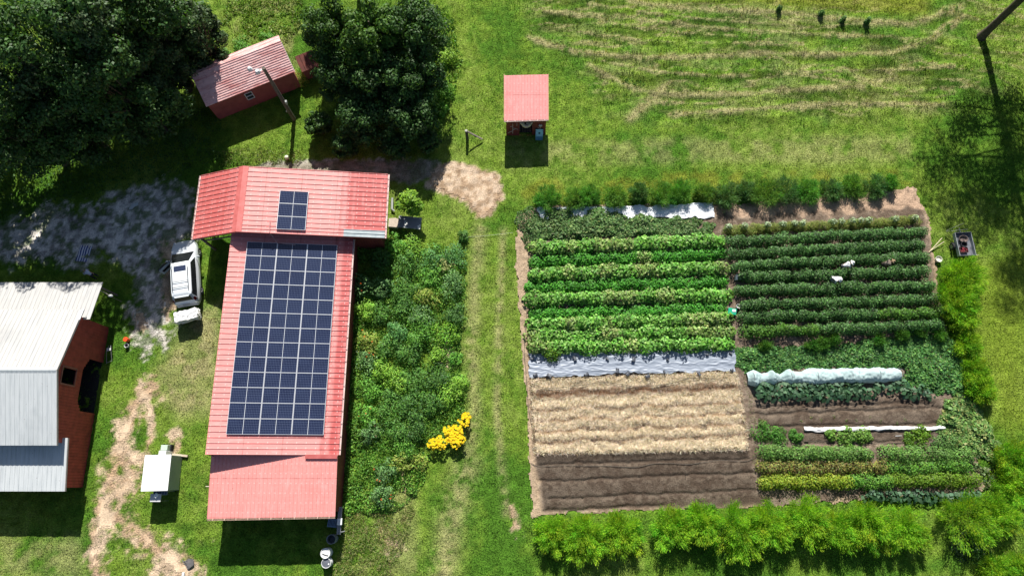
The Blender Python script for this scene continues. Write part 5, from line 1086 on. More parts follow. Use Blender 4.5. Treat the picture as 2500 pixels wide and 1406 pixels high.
V2, F2, C2 = blades(x, y, .12+.16*rng.random(n), .022, cst, .97, straw_z(x, y)); 
Va, Fa, Ca = stack([(Vst, tri, Cst), (V2, F2, C2)])
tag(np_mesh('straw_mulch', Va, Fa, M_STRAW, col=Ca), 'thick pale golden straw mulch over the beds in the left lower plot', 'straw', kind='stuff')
# ------------------------------------------------------------------ crop rows
M_STEM = mott('green_stem', (.12, .20, .04), (.09, .15, .03), .8); M_BARK = mott('bark', (.11, .085, .06), (.06, .048, .036), .95, sc=4, bump=.5)
def foliage(name, parts, label=None, cat=None, group=None, parent=None, kind=None, mat=None):
    V, F, C = stack(parts)
    if parent is not None: V = V-np.array(parent.location)
    o = np_mesh(name, V, F, mat or M_LEAF, parent, col=C)
    return tag(o, label, cat, group, kind) if label or kind else o
def clump(c, r, h, n, leaf, cols, asp=.55, up=.6, shell=.4, jit=.2, fold=.2, wts=None):
    P, N = dome(n, c, r, h, shell, up); tone = 1+rng.normal(0, .10)
    return leaf_arrays(P, N, leaf*(.65+.7*rng.random(n)), leaf*asp*(.7+.6*rng.random(n)), tints(n, cols, jit, wts)*tone, fold)
def rowpts(p0, p1, z, spacing, jit):
    a, b = G(*p0, z), G(*p1, z); L = (b-a).length; n = max(2, int(L/spacing)); out = []
    for i in range(n):
        t = (i+.5)/n; p = a.lerp(b, t); out.append((p.x+rng.normal(0, jit), p.y+rng.normal(0, jit), t))
    return out
def crop_row(name, p0, p1, label, cat, group, cols, h=.75, w=.42, spacing=.45, n=150, leaf=.13, z=None, skip=(), jit=.06, asp=.55, up=.6, colfn=None, hvar=.14, stems=True, var=.22, gloss=False):
    parts = []; zz = h*.75 if z is None else z; sm_ = MB()
    for x, y, t in rowpts(p0, p1, zz, spacing, jit):
        if any(a < t < b for a, b in skip): continue
        hh = h*(1+rng.normal(0, hvar)); rr = w*(1+rng.normal(0, .12)); cc_ = colfn(t, x, y) if colfn else cols
        parts.append(clump((x, y, 0), rr, hh, n, leaf, cc_, asp, up, jit=var))
        if stems and rng.random() < .6: sm_.tube([(x, y, 0), (x+rng.normal(0, .04), y+rng.normal(0, .04), hh*.8)], .012, 4, False)
    return foliage(name, parts, label, cat, group, mat=gloss and M_GLOSS)
C3, CD = GREEN, GREEN['dark']
pep = [(.045, .125, .026), (.068, .17, .035), (.034, .095, .022), (.105, .22, .06)]; pepb = [(.075, .19, .02), (.10, .23, .025), (.05, .13, .02)]
DR = [((1780, 586), (2266, 562)), ((1780, 617), (2260, 594)), ((1793, 647), (2273, 622)), ((1809, 673), (2273, 660)), ((1802, 706), (2286, 695)), ((1815, 743), (2289, 727)), ((1815, 772), (2307, 760)), ((1823, 807), (2310, 792))]
NOTE = ['with a gap near its middle', 'with a stray plant at its west end', 'north of the stooping people', 'with the bending people beside it', 'south of the crouching person', 'level with the white bucket', 'turning bright green at its east end', 'turning bright green at its west end']
for i, (a, b) in enumerate(DR):
    cf = None; sk = []
    if i == 0: sk = [(.535, .575), (.30, .32)]
    if i == 1: sk = [(.03, .065)]
    if i == 6: cf = lambda t, x, y: pepb if t > .68 else pep
    if i == 7: cf = lambda t, x, y: pepb if t < .36 else pep
    crop_row('pepper_row', a, b, '%s dark green crop row from the north, %s' % (ORD[i], NOTE[i]), 'crop row', 'dark green crop rows', pep, 1.15, .50, .40, 300, .15, skip=sk, colfn=cf, asp=.45, gloss=True, var=.32, hvar=.18)
# grassy yellow green row with white flower heads, north of the dark rows
pr = []; wf_ = []
for x, y, t in rowpts((1772, 560), (2245, 537), .5, .22, .10):
    pr.append(clump((x, y, 0), .42, .62*(1+rng.normal(0, .15)), 120, .26, [(.16, .21, .03), (.12, .18, .03), (.20, .22, .05)], .12, 1.2))
for t in (.02, .10, .22, .30, .36, .40, .56, .60, .66, .70, .74, .88, .98):
    a, b = G(1772, 552, .8), G(2245, 530, .8); p = a.lerp(b, t); pr.append(clump((p.x, p.y, 0), .34, .95, 150, .13, [(.09, .16, .05), (.13, .20, .08)], .5)); wf_.append(clump((p.x, p.y, .6), .25, .45, 34, .11, [(.42, .50, .34), (.34, .44, .26)], .8, 1.2))
foliage('grassy_row', pr+wf_, 'yellow green grassy row with pale flower heads, north of the dark rows', 'crop row')
# beans: tall broad-leaved rows alternating with lower darker green ones
bean = [(.13, .34, .045), (.17, .38, .055), (.10, .28, .035), (.24, .42, .11)]; beand = [(.065, .27, .025), (.09, .31, .03), (.05, .21, .022)]; yl = [(.30, .38, .13), (.22, .34, .09), (.15, .29, .05)]
BR = [((1296, 603), (1762, 586), 1, .62), ((1300, 636), (1766, 618), 0, .42), ((1296, 668), (1776, 652), 1, .6), ((1292, 701), (1772, 687), 0, .40), ((1291, 729), (1785, 716), 1, .62), ((1296, 765), (1770, 752), 0, .36), ((1293, 792), (1780, 776), 1, .55), ((1293, 820), (1788, 806), 1, .52), ((1296, 846), (1795, 838), 1, .58)]
BN = ['below the sprawling vines', 'with a dark gap along its south side', 'with pale yellowish tops', 'low and flat between two pale rows', 'with pale patches near both ends', 'low and yellowish at its west end', 'beside the green crate', 'second up from the plastic sheet', 'spilling over the plastic sheet']
for i, (a, b, tall, h) in enumerate(BR):
    def cf(t, x, y, tall=tall):
        v = vnoise(np.array([x*.7]), np.array([y*.9]), 400)[0]
        return (yl if v > .68 else bean) if tall else (yl if v > .85 else beand)
    crop_row('bean_row', a, b, '%s leafy green bean row from the north, %s' % (ORD[i], BN[i]), 'crop row', 'leafy rows of the left plot', bean, h*1.25, .60 if tall else .52, .36, 120 if tall else 170, .21 if tall else .15, colfn=cf, asp=.75, up=.8, hvar=.24, stems=False, var=.28)
c = G(1348, 862, .4); foliage('basil_bush', [clump((c.x, c.y, 0), .72, .75, 700, .14, [(.11, .24, .015), (.15, .28, .02), (.08, .2, .015)], .5)], 'round lime green bush at the west end of the plastic sheet', 'bush')
# sprawling vines
def carpet(name, poly, n, cols, leaf, h, label, cat, kind='stuff', asp=.85, holes=.36, seed=0, up=2.0, lump=1.1):
    P = W2(poly); x = rng.uniform(P[:, 0].min()-.3, P[:, 0].max()+.3, n); y = rng.uniform(P[:, 1].min()-.3, P[:, 1].max()+.3, n)
    d = polyd(x, y, P)+(fbm(x, y, .7, 3, 300+seed)-.5)*.9; v = fbm(x, y, lump, 3, 310+seed); k_ = (d > 0) & (v > holes-.12*rng.random(n)); x, y, v, d = x[k_], y[k_], v[k_], d[k_]; n = len(x)
    z = .04+h*np.clip((v-.25)*2.2, .1, 1.15)*(.45+.55*rng.random(n))*sstep(-.05, .5, d+.1); N = np.stack([rng.normal(0, .55, n), rng.normal(0, .55, n), np.full(n, up*.5)], 1)
    cl = tints(n, cols, .2)*(.75+.5*fbm(x, y, 1.8, 2, 330+seed))[:, None]
    return foliage(name, [leaf_arrays(np.stack([x, y, z], 1), N, leaf*(.6+.8*rng.random(n)), leaf*asp*(.7+.6*rng.random(n)), cl, .15)], label, cat, kind=kind)
carpet('melon_vines', [(1290, 540), (1330, 515), (1450, 512), (1500, 520), (1540, 534), (1620, 528), (1690, 536), (1745, 550), (1740, 575), (1640, 578), (1500, 582), (1400, 588), (1300, 592), (1280, 570)], 15000, [(.11, .22, .06), (.15, .26, .09), (.08, .17, .05), (.2, .28, .1)], .18, .40, 'sprawling greyish green vines over the north west of the left plot', 'vines', seed=1, holes=.34)
carpet('weed_border', [(1262, 520), (1300, 505), (1318, 540), (1300, 620), (1278, 600), (1256, 545)], 3000, [(.09, .16, .05), (.07, .15, .04)], .11, .3, 'grey green weeds at the north west corner of the plot', 'weeds', seed=2, holes=.3)
carpet('potato_vines', [(1800, 852), (1850, 842), (1950, 850), (2060, 842), (2180, 822), (2290, 815), (2335, 830), (2355, 900), (2345, 960), (2290, 970), (2250, 945), (2210, 940), (2205, 905), (2100, 902), (1990, 902), (1880, 908), (1815, 912), (1796, 890)], 26000, [(.075, .20, .05), (.10, .25, .06), (.055, .16, .045), (.15, .30, .07)], .17, .38, 'dense green vine carpet north and east of the white row cover', 'vines', seed=3, holes=.22)
carpet('squash_vines', [(2300, 990), (2335, 962), (2380, 975), (2410, 1030), (2440, 1090), (2420, 1120), (2360, 1105), (2310, 1085), (2285, 1050)], 6500, [(.15, .28, .07), (.20, .33, .09), (.32, .36, .13), (.10, .22, .06)], .27, .45, 'big leaved pale squash vines at the east edge of the right plot', 'vines', seed=4, holes=.28)
carpet('squash_vines', [(2330, 1095), (2420, 1110), (2440, 1180), (2420, 1215), (2370, 1150)], 1500, [(.12, .18, .06), (.16, .20, .08), (.06, .12, .04)], .2, .4, 'thin squash vines trailing south beside the fern hedge', 'vines', seed=5, holes=.4)
# collards and other lower rows
CO = [(.06, .135, .065), (.085, .17, .09), (.045, .11, .05)]
def leafy(px, py, label, group, sz=1.0, cols=CO, h=.5):
    g = G(px, py, h*.8); x, y = g.x, g.y; n = int(15*sz); parts = []
    for k in range(n):
        a = 2*math.pi*k/n*2.4+rng.random(); q = (.12+.30*rng.random())*sz; zc = h*(.45+.5*rng.random()); P = np.array([[x+q*math.cos(a), y+q*math.sin(a), zc]]); N = np.array([[math.cos(a)*.5, math.sin(a)*.5, .9]])
        parts.append(leaf_arrays(P, N, .36*sz, .27*sz, tints(1, cols, .12), .12))
    m = MB(); m.tube([(0, 0, 0), (.02, .0, h*.8)], .022, 5); E_ = empty('collard_plant', (x, y, 0), label, 'collard', group)
    foliage('leaves', parts, parent=E_); m.build('stem', M_STEM, E_)
xs_ = np.linspace(1856, 2098, 15)
for i, px in enumerate(xs_):
    for j in (0, 1): leafy(px+rng.normal(0, 3)+j*7, 948-(px-1856)*.020+j*17+rng.normal(0, 2), 'broad leaved blue green collard in the thick western stretch below the row cover', 'collards west of the row gap', .95+.2*rng.random())
for px, py in ((2128, 958), (2150, 945), (2178, 950), (2195, 938), (2215, 958), (2236, 962), (2252, 950), (2270, 965), (2208, 942)): leafy(px, py, 'broad leaved collard in the sparse eastern stretch below the row cover', 'collards east of the row gap', .9+.25*rng.random())
for i, px in enumerate(np.linspace(2120, 2392, 17)): leafy(px+rng.normal(0, 3), 1214+rng.normal(0, 3), 'blue green collard in the southmost row behind the fern hedge', 'collards behind the fern hedge', .9+.2*rng.random())
def bushlet(px, py, r, h, cols, label, n=500, leaf=.13, asp=.55, cat='bush', name='bush', up=.6, extra=None, group=None):
    g = G(px, py, h*.8); E_ = empty(name, (g.x, g.y, 0), label, cat, group); parts = []; k = 6
    for i in range(k):
        a = 2*math.pi*i/k+rng.random(); q = r*.62*(.45+.75*rng.random()); parts.append(clump((g.x+q*math.cos(a), g.y+q*math.sin(a), 0), r*.55*(.6+.7*rng.random()), h*(.6+.55*rng.random()), n//(k+1), leaf, cols, asp, up))
    parts.append(clump((g.x, g.y, 0), r*.6, h*1.05, n//(k+1), leaf, cols, asp, up)); foliage('foliage', parts, parent=E_)
    m = MB()
    for i in range(6): a = 2*math.pi*i/6; m.tube([(0, 0, 0), (r*.3*math.cos(a), r*.3*math.sin(a), h*.45), (r*.55*math.cos(a), r*.55*math.sin(a), h*.82)], .014, 4, False)
    m.build('stems', M_STEM, E_)
    if extra:
        cl, nf, fs, nm = extra; parts = []
        for i in range(nf):
            a = rng.random()*2*math.pi; q = r*rng.random()**.5*.85; P = np.repeat(np.array([[g.x+q*math.cos(a), g.y+q*math.sin(a), h*(1.12-.45*(q/r)**2)]]), 7, 0)+rng.normal(0, fs*.3, (7, 3)); parts.append(leaf_arrays(P, rng.normal(0, .5, (7, 3))+np.array([0, 0, 1.]), fs, fs*.8, tints(7, cl, .1), .1))
        foliage(nm, parts, parent=E_)
    return E_
for px, py, r, lb in ((1868, 1056, .8, 'westmost dark green bush below the white cloth strip'), (1905, 1060, .7, 'low dark green bush second from the west below the cloth strip'), (1945, 1064, .55, 'small dark green bush third from the west below the cloth strip')): bushlet(px, py, r, .6, [(.06, .19, .025), (.09, .24, .03)], lb, 620, .13)
for px, py, r, lb in ((2032, 1060, .45, 'small light green plant left of a white stake'), (2070, 1066, .8, 'light green bush in the middle of the bare soil strip'), (2112, 1064, .65, 'light green bush at the east of the middle clump')): bushlet(px, py, r, .5, [(.13, .27, .04), (.18, .32, .06)], lb, 480, .16, .7)
bushlet(2250, 1062, .85, .5, [(.11, .24, .015), (.15, .28, .02)], 'wide lime green bush at the east end of the soil strip', 700, .13, .6); bushlet(2222, 1070, .5, .42, [(.12, .23, .02), (.09, .2, .02)], 'lime green bush just west of the wide one', 400, .13, .6); bushlet(2310, 1085, .8, .5, [(.08, .18, .04), (.10, .2, .05)], 'grey green spreading bush under the squash vines', 600, .14, .6)
bushlet(1862, 1032, .3, .35, [(.16, .21, .06), (.10, .17, .04)], 'small yellowish plant at the path end of the soil bed', 160, .12)
for i in range(10):
    px = 1950+i*29+rng.normal(0, 6); leafy(px, 1025+rng.normal(0, 5), 'tiny seedling on the bare soil above the white cloth strip', 'seedlings on the bare soil bed', .32, [(.16, .16, .05), (.10, .14, .04)], .12)
gt = [(.12, .25, .05), (.17, .31, .07), (.09, .20, .04)]; by = [(.27, .26, .06), (.20, .22, .05), (.13, .19, .04), (.16, .11, .04)]; ygr = [(.24, .33, .025), (.18, .29, .025), (.29, .34, .035)]; gg = [(.11, .27, .03), (.085, .22, .035), (.15, .31, .04)]
crop_row('tomato_row', (1864, 1104), (2375, 1112), 'greyish green bushy row below the soil strip of the right plot', 'crop row', 'lower rows of the right plot', gt, .95, .62, .42, 250, .15, skip=[(.54, .575), (.80, .82)], asp=.5, hvar=.2)
crop_row('bean_row', (1856, 1143), (2370, 1140), 'browning yellow row, fading to green at its east end', 'crop row', 'lower rows of the right plot', by, .8, .55, .4, 220, .14, colfn=lambda t, x, y: by if t < .62 else gg, hvar=.22, var=.3)
crop_row('bean_row', (1862, 1178), (2395, 1170), 'yellow green row, brightest yellow at its west end', 'crop row', 'lower rows of the right plot', ygr, .95, .58, .38, 250, .14, colfn=lambda t, x, y: ygr if t < .42 else (gg if t < .6 else [(.15, .25, .02), (.12, .23, .02)]))
# feathery asparagus: fine needles streaming up and outward
M_FERN = leaf_mat('fern_needles', .7, .42, .1)
def fern(px, py, r, h, label, n=5200, cols=None, group=None, lean=(0, -.25), zf=.6):
    if r > .6: q_ = .85+.4*rng.random(); r *= 1.28*q_; h *= q_; n = int(n*2.1)
    cols = cols or [(.20, .42, .022), (.26, .47, .028), (.14, .34, .028), (.31, .49, .034)]; g = G(px, py, h*zf); E_ = empty('asparagus_fern', (g.x, g.y, 0), label, 'fern', group); ns = max(8, int(26*r)); parts = []; m = MB()
    for k in range(ns):
        a = rng.random()*2*math.pi; q = r*rng.random()**.5; tip = np.array([g.x+q*math.cos(a)+lean[0]*h*.5, g.y+q*math.sin(a)+lean[1]*h*.5, h*(.65+.4*rng.random())*(1-.35*(q/r)**2)]); b0 = np.array([g.x+q*.35*math.cos(a), g.y+q*.35*math.sin(a), 0])
        nn_ = n//ns; t = .22+.78*rng.random(nn_)**.8; P = b0+(tip-b0)*t[:, None]; sp_ = .30*(1.15-t)*min(1., r)+.05; P = P+rng.normal(0, 1, (nn_, 3))*sp_[:, None]*np.array([1, 1, .8]); P[:, 2] = np.maximum(P[:, 2], .03)
        D_ = (P-b0)*np.array([1, 1, .5])+rng.normal(0, .25, (nn_, 3)); D_ /= np.linalg.norm(D_, axis=1, keepdims=True); S_ = np.cross(D_, rng.normal(size=(nn_, 3))); S_ /= np.linalg.norm(S_, axis=1, keepdims=True); L = .11+.13*rng.random(nn_); wd_ = .010+.011*rng.random(nn_)
        V = np.empty((nn_, 4, 3)); V[:, 0] = P-D_*L[:, None]*.5; V[:, 2] = P+D_*L[:, None]*.5; V[:, 1] = P-S_*wd_[:, None]; V[:, 3] = P+S_*wd_[:, None]
        c_ = tints(nn_, cols, .18)*(1+rng.normal(0, .16))*np.array([1+rng.normal(0, .14), 1, 1]); parts.append((V.reshape(-1, 3), np.arange(4*nn_).reshape(-1, 4), np.repeat(c_, 4, 0))); m.tube([b0-np.array(E_.location), (b0*.5+tip*.5)-np.array(E_.location), tip-np.array(E_.location)], .010, 4, False)
    foliage('fronds', parts, parent=E_, mat=M_FERN); m.build('stems', M_STEM, E_); return E_
H1 = [(1352, 1298, 1.15, 1.6, 'feathery lime green fern at the west end of the south hedge'), (1430, 1312, 1.25, 1.7, 'feathery fern second from the west in the south hedge'), (1520, 1300, 1.35, 1.8, 'feathery fern with ragged south tips, third from the west in the hedge'), (1640, 1284, 1.35, 1.9, 'feathery fern rising beside a gap in the south hedge'), (1720, 1272, 1.2, 1.8, 'feathery fern just west of the middle of the south hedge'), (1805, 1288, 1.3, 1.9, 'feathery fern at the middle of the south hedge'), (1890, 1280, 1.35, 2.0, 'feathery fern below the southeast corner of the bare beds'), (1975, 1264, 1.4, 2.0, 'big feathery fern below the yellow green row'), (2050, 1296, 1.4, 2.0, 'feathery fern drooping far south in the hedge'), (2135, 1272, 1.35, 1.9, 'feathery fern third from the east end of the south hedge'), (2215, 1290, 1.35, 1.8, 'feathery fern at the east end of the unbroken hedge')]
for px, py, r, h, lb in H1: fern(px, py, r, h, lb, 6400, group='feathery ferns of the south hedge')
H2 = [(2375, 1262, 1.5, 1.8, 'round lime feathery fern standing alone at the lower right'), (2440, 1258, 1.2, 1.7, 'feathery fern close behind the lone round one'), (2488, 1120, 1.4, 1.9, 'bright yellow green fern at the right edge'), (2470, 1185, 1.2, 1.6, 'darker feathery fern below the bright one at the right edge'), (2360, 670, 1.25, 1.7, 'yellow green feathery fern touching the trailer'), (2335, 720, 1.15, 1.6, 'feathery fern south west of the trailer, over a dark shadow'), (2350, 770, .9, 1.4, 'dark green feathery fern in line below the trailer'), (2365, 840, .8, 1.2, 'small yellow fern beside the lime meadow'), (2385, 905, .9, 1.3, 'yellow green fern east of the vine carpet'), (2400, 950, .75, 1.1, 'small fern north of the squash vines'), (2490, 1390, 1.0, 1.0, 'bright green weedy fern at the bottom right corner'), (2440, 1395, .8, .8, 'low green fern along the bottom right edge')]
for px, py, r, h, lb in H2: fern(px, py, r, h, lb, 5200, cols=[(.18, .38, .02), (.23, .43, .025), (.13, .31, .025), (.30, .45, .03)], lean=(.05, -.15))
H3 = [(1340, 483, .85, 1.2, 0), (1402, 488, .8, 1.1, 1), (1440, 478, .75, 1.2, 0), (1502, 478, .7, 1.0, 1), (1560, 470, .65, 1.3, 2), (1610, 474, .85, 1.2, 1), (1660, 470, .85, 1.2, 0), (1722, 472, .8, 1.1, 1), (1772, 474, .8, 1.0, 2), (1822, 468, .85, 1.1, 2), (1872, 470, .85, 1.1, 1), (1922, 466, .85, 1.1, 2), (1976, 468, .8, 1.0, 0), (2030, 462, .85, 1.0, 2), (2085, 458, .8, 1.0, 1), (2140, 454, .85, 1.1, 2), (2182, 446, .6, 1.2, 0)]
k3 = [[(.09, .26, .04), (.12, .29, .05)], [(.13, .28, .05), (.09, .21, .04), (.16, .3, .05)], [(.06, .15, .045), (.08, .18, .05), (.12, .22, .08)]]
for i, (px, py, r, h, k) in enumerate(H3): fern(px, py, r, h, 'fern number-free' if False else '%s feathery plant from the west in the row along the north edge of the plots' % (ORD+['fifteenth', 'sixteenth', 'seventeenth'])[i], 2600, cols=k3[k], group='plants along the north edge of the plots', lean=(0, .1))
for px, py, lb in ((2010, 838, 'wispy fern over the middle of the vine carpet'), (1985, 845, 'tiny wispy fern west of the middle of the vine carpet'), (2040, 830, 'wispy green fern below the eighth dark row'), (2150, 832, 'broad wispy fern at the north edge of the vine carpet'), (2205, 822, 'wispy fern near the east end of the eighth dark row'), (2250, 808, 'upright wispy fern between dark row and vines'), (2300, 820, 'tall wispy fern at the northeast corner of the vines'), (1870, 845, 'low yellowish fern at the west end of the vine carpet')): fern(px, py, .5, .9, lb, 1300, cols=[(.09, .22, .03), (.07, .19, .03)], lean=(0, .3))
g = G(1743, 1238, .4); bushlet(1743, 1238, .35, .6, [(.05, .14, .02), (.08, .18, .02)], 'small dark bush at the north edge of the fern hedge', 220, .1)

# ------------------------------------------------------------------ flower border east of the long building
ORF = ([(.70, .16, .03), (.55, .10, .03)], 3, .07, 'orange_flowers')
BS = [(1000, 597, 1.0, 1.3, 'lime', 'bright lime bush below the old grey table'), (962, 592, .8, 1.2, 'bright', 'bright green bush in the corner below the clear roof strip'), (930, 630, .9, 1.0, 'dark', 'dark bush in the shade of the north wing'), (985, 640, 1.0, 1.3, 'mid', 'dense green bush south of the bright lime one'), (1058, 628, 1.0, 1.0, 'blue', 'blue green mound by the lane at the border top'), (1112, 622, .9, 1.0, 'blue', 'blue green bush at the lane edge, northmost'), (1085, 648, .7, .7, 'tan', 'dry tan topped clump among the blue green bushes'), (1105, 692, 1.0, 1.1, 'grey', 'grey green bush overhanging the lane'), (1052, 672, .9, 1.0, 'bright', 'bright green mound west of the grey one by the lane'),
 (885, 692, .8, 1.2, 'grey', 'grey green bush with orange flowers, northmost along the red wall', ORF), (932, 697, .8, 1.2, 'grey', 'grey green bush in front of the deep shade'), (985, 702, 1.0, 1.3, 'mid', 'tall mid green bush in the middle of the border top'), (978, 742, 1.0, 1.2, 'mid', 'leafy mid green bush with a rounded top mid border'), (1035, 722, .8, 1.0, 'yell', 'yellowish spiky clump among the green bushes'), (892, 752, .8, .9, 'lime', 'yellow green bush against the red wall'), (925, 765, .8, 1.0, 'mid', 'green bush right of the yellow green one'), (1025, 765, .9, 1.1, 'grey', 'pale olive bush west of the dark gap'), (1108, 768, .85, 1.0, 'dark', 'dark glossy bush at the lane above the bright mound'), (1090, 812, .95, .9, 'fern', 'fine bright green mound at the lane'), (962, 805, .9, 1.1, 'blue', 'blue tinted bush left of the fern like one'), (1018, 808, 1.1, 1.2, 'bright', 'large fern green bush at the border centre'),
 (892, 832, .9, 1.1, 'yell', 'bush with yellow and orange leaves at the red wall', ORF), (948, 845, .9, 1.1, 'mid', 'mid green bush east of the yellow orange one'), (1000, 858, .9, 1.2, 'mid', 'narrow leaved green bush above the dark hollow'), (892, 880, .8, 1.0, 'grey', 'bush with orange blooms halfway down the red wall', ORF), (930, 900, .8, .9, 'lime', 'pale lime bush southeast of the orange blooms'), (1110, 872, .5, .6, 'bright', 'small bush beside the stone gap at the lane'), (1068, 865, .55, .7, 'lime', 'small yellow green bush west of the stone gap'), (965, 930, .9, 1.1, 'lime', 'lime tipped bush in the lower middle of the border'), (1010, 925, .9, 1.2, 'mid', 'full green bush below the dark hollow'), (1065, 925, 1.0, 1.2, 'dark', 'dark bush at the bend of the lane'), (1122, 935, .8, 1.0, 'lime', 'lime bush leaning onto the lane, southmost'), (900, 955, .9, .7, 'bright', 'low bright green mat beside the red wall'), (945, 985, 1.0, 1.1, 'mid', 'rough green bush west of the grassy tuft'), (1000, 985, 1.0, 1.3, 'dark', 'tall dark bush north west of the yellow flowers'), (1052, 985, 1.0, 1.2, 'mid', 'rounded green bush just north of the yellow flowers'), (1095, 965, .8, 1.0, 'lime', 'glossy lime bush above the yellow flowers'), (890, 1015, .8, .9, 'bright', 'bright bush with orange flowers in the lower border', ORF), (900, 1058, .7, 1.0, 'grey', 'dark grey bush with brown seed heads by the wall', ([(.22, .12, .07), (.3, .16, .1)], 2, .08, 'seed_heads')), (965, 1050, .9, 1.0, 'mid', 'green bush level with the yellow flowers'), (1012, 1042, .9, 1.1, 'dark', 'dark green bush touching the yellow flowers'), (985, 1092, .9, .7, 'bright', 'spreading bright green bush south west of the yellow flowers'),
 (938, 1152, .75, 1.0, 'grey', 'round bush with orange flowers alone in the weeds', ORF), (978, 1128, .6, .9, 'yell', 'small yellowing bush near the round orange flowered one'), (925, 1210, .8, .9, 'grey', 'southmost round bush of the border', ORF), (1020, 1128, .6, .6, 'yell', 'low yellowish tuft at the border foot')]
for b in BS: bushlet(b[0], b[1], b[2]*1.2, b[3]*(1.+.5*rng.random()), [tuple(1.3*(.50*c*1.2+.50*q) for c, q in zip(t, GREEN['mid'][i_ % 3])) for i_, t in enumerate(GREEN[b[4]])], b[5], int(820*b[2]), .155, .5, extra=b[6] if len(b) > 6 else None, group='bushes of the flower border')
carpet('undergrowth', [(862, 580), (940, 575), (1010, 570), (1060, 600), (1130, 605), (1140, 660), (1130, 780), (1125, 900), (1142, 960), (1120, 1040), (1050, 1110), (1040, 1160), (1000, 1230), (940, 1260), (850, 1260), (838, 1240), (850, 900)], 42000, [(.095, .24, .03), (.135, .30, .04), (.065, .18, .025), (.19, .34, .05)], .17, .55, 'mixed green undergrowth filling the flower border', 'undergrowth', seed=7, holes=.38, asp=.5, up=1.2)
carpet('tall_weeds', [(840, 1250), (960, 1250), (1010, 1230), (1000, 1300), (960, 1420), (800, 1420), (835, 1330)], 9000, [(.2, .26, .06), (.15, .25, .05), (.3, .28, .12)], .26, .32, 'rank yellowish weeds below the flower border', 'weeds', seed=8, holes=.36, asp=.12, up=1.0)
# the yellow flowers
cc_ = [(1058, 1082, .45), (1080, 1078, .5), (1100, 1066, .55), (1118, 1052, .5), (1132, 1028, .42), (1138, 1018, .3), (1112, 1080, .4), (1092, 1050, .3), (1125, 1070, .35)]
g = G(1100, 1065, .8); YF = empty('yellow_flowers', (g.x, g.y, 0), 'mass of bright yellow daisy flowers at the edge of the lane', 'flowers', None); pl = []; pf = []
for px, py, r in cc_:
    q = G(px, py, .75); pl.append(clump((q.x, q.y, 0), r, .66, 240, .12, GREEN['mid'], .5))
    for k in range(int(46*r*2)):
        a = rng.random()*2*math.pi; d_ = r*rng.random()**.5; ctr = np.array([q.x+d_*math.cos(a), q.y+d_*math.sin(a), .80+.10*rng.random()-.2*(d_/r)**2]); n_ = 6; th = np.arange(n_)*2*math.pi/n_+rng.random()
        P = ctr+np.stack([np.cos(th)*.045, np.sin(th)*.045, np.zeros(n_)], 1); V = np.empty((n_, 4, 3)); 
        for j in range(n_): 
            c0_, s0_ = math.cos(th[j]), math.sin(th[j]); V[j, 0] = ctr; V[j, 2] = ctr+np.array([c0_*.10, s0_*.10, .01]); V[j, 1] = ctr+np.array([c0_*.06-s0_*.035, s0_*.06+c0_*.035, .02]); V[j, 3] = ctr+np.array([c0_*.06+s0_*.035, s0_*.06-c0_*.035, .02])
        pf.append((V.reshape(-1, 3), np.arange(4*n_).reshape(-1, 4), np.repeat(tints(n_, [(.86, .62, .01), (.90, .70, .02), (.82, .52, .01)], .05), 4, 0)))
foliage('leaves', pl, parent=YF); foliage('blooms', pf, parent=YF)

# ------------------------------------------------------------------ trees
def tree(name, bx, by, h, r, label, cols, group=None, n=16000, leaf=.30, z0=.25, trunk=.22, nl=60, cz=None, sq=1., asp=.6, lean=(0, 0)):
    E_ = empty(name, (bx, by, 0), label, 'tree', group); cl = []; m = MB(); cz = cz or h*(.5+z0*.5); rz_ = h-cz
    for k in range(nl):
        d = unit(1)[0]; q = rng.random()**.33; p = np.array([bx+d[0]*r*q*.82+lean[0]*cz*.1, by+d[1]*r*q*.82+lean[1]*cz*.1, cz+d[2]*rz_*q*.78]); p[2] = max(p[2], h*z0); cl.append((p, (.15+.15*rng.random())*r*sq))
    for k in range(6): a = k*math.pi/3+rng.random(); cl.append((np.array([bx+.45*r*math.cos(a), by+.45*r*math.sin(a), h-.28*rz_-.3*rng.random()]), .24*r))
    parts = []; per = n//len(cl)
    for p, cr in cl:
        d = unit(per); qq_ = (.35+.65*rng.random(per)**.5)[:, None]; P = p+d*qq_*cr*np.array([1, 1, .75]); N = d+np.array([0, 0, .5])+rng.normal(0, .5, (per, 3)); P[:, 2] = np.maximum(P[:, 2], .2)
        parts.append(leaf_arrays(P, N, leaf*(.6+.7*rng.random(per)), leaf*asp*(.7+.6*rng.random(per)), tints(per, cols, .2)*(1+rng.normal(0, .12)), .2))
        b0 = Vector((0, 0, h*.22)); e_ = Vector(p)-Vector((bx, by, 0)); m.tube([b0, b0.lerp(e_, .5)+Vector((0, 0, .3)), e_], [trunk*.4, trunk*.22, .03], 5, False)
    foliage('crown', parts, parent=E_); t = MB(); t.tube([(0, 0, -.2), (.05, 0, h*.2), (-.05, .05, h*.5), (0, 0, h*.85)], [trunk*1.25, trunk, trunk*.7, trunk*.25], 10); t.build('trunk', M_BARK, E_, smooth=True); m.build('limbs', M_BARK, E_); return E_
D1 = [(.048, .11, .026), (.07, .15, .034), (.036, .085, .023)]; D2 = [(.06, .11, .04), (.088, .145, .055), (.045, .088, .035)]; D3 = [(.05, .115, .02), (.07, .15, .022), (.035, .085, .018)]
def pt(px, py, h): g = G(px, py, h); return g.x, g.y
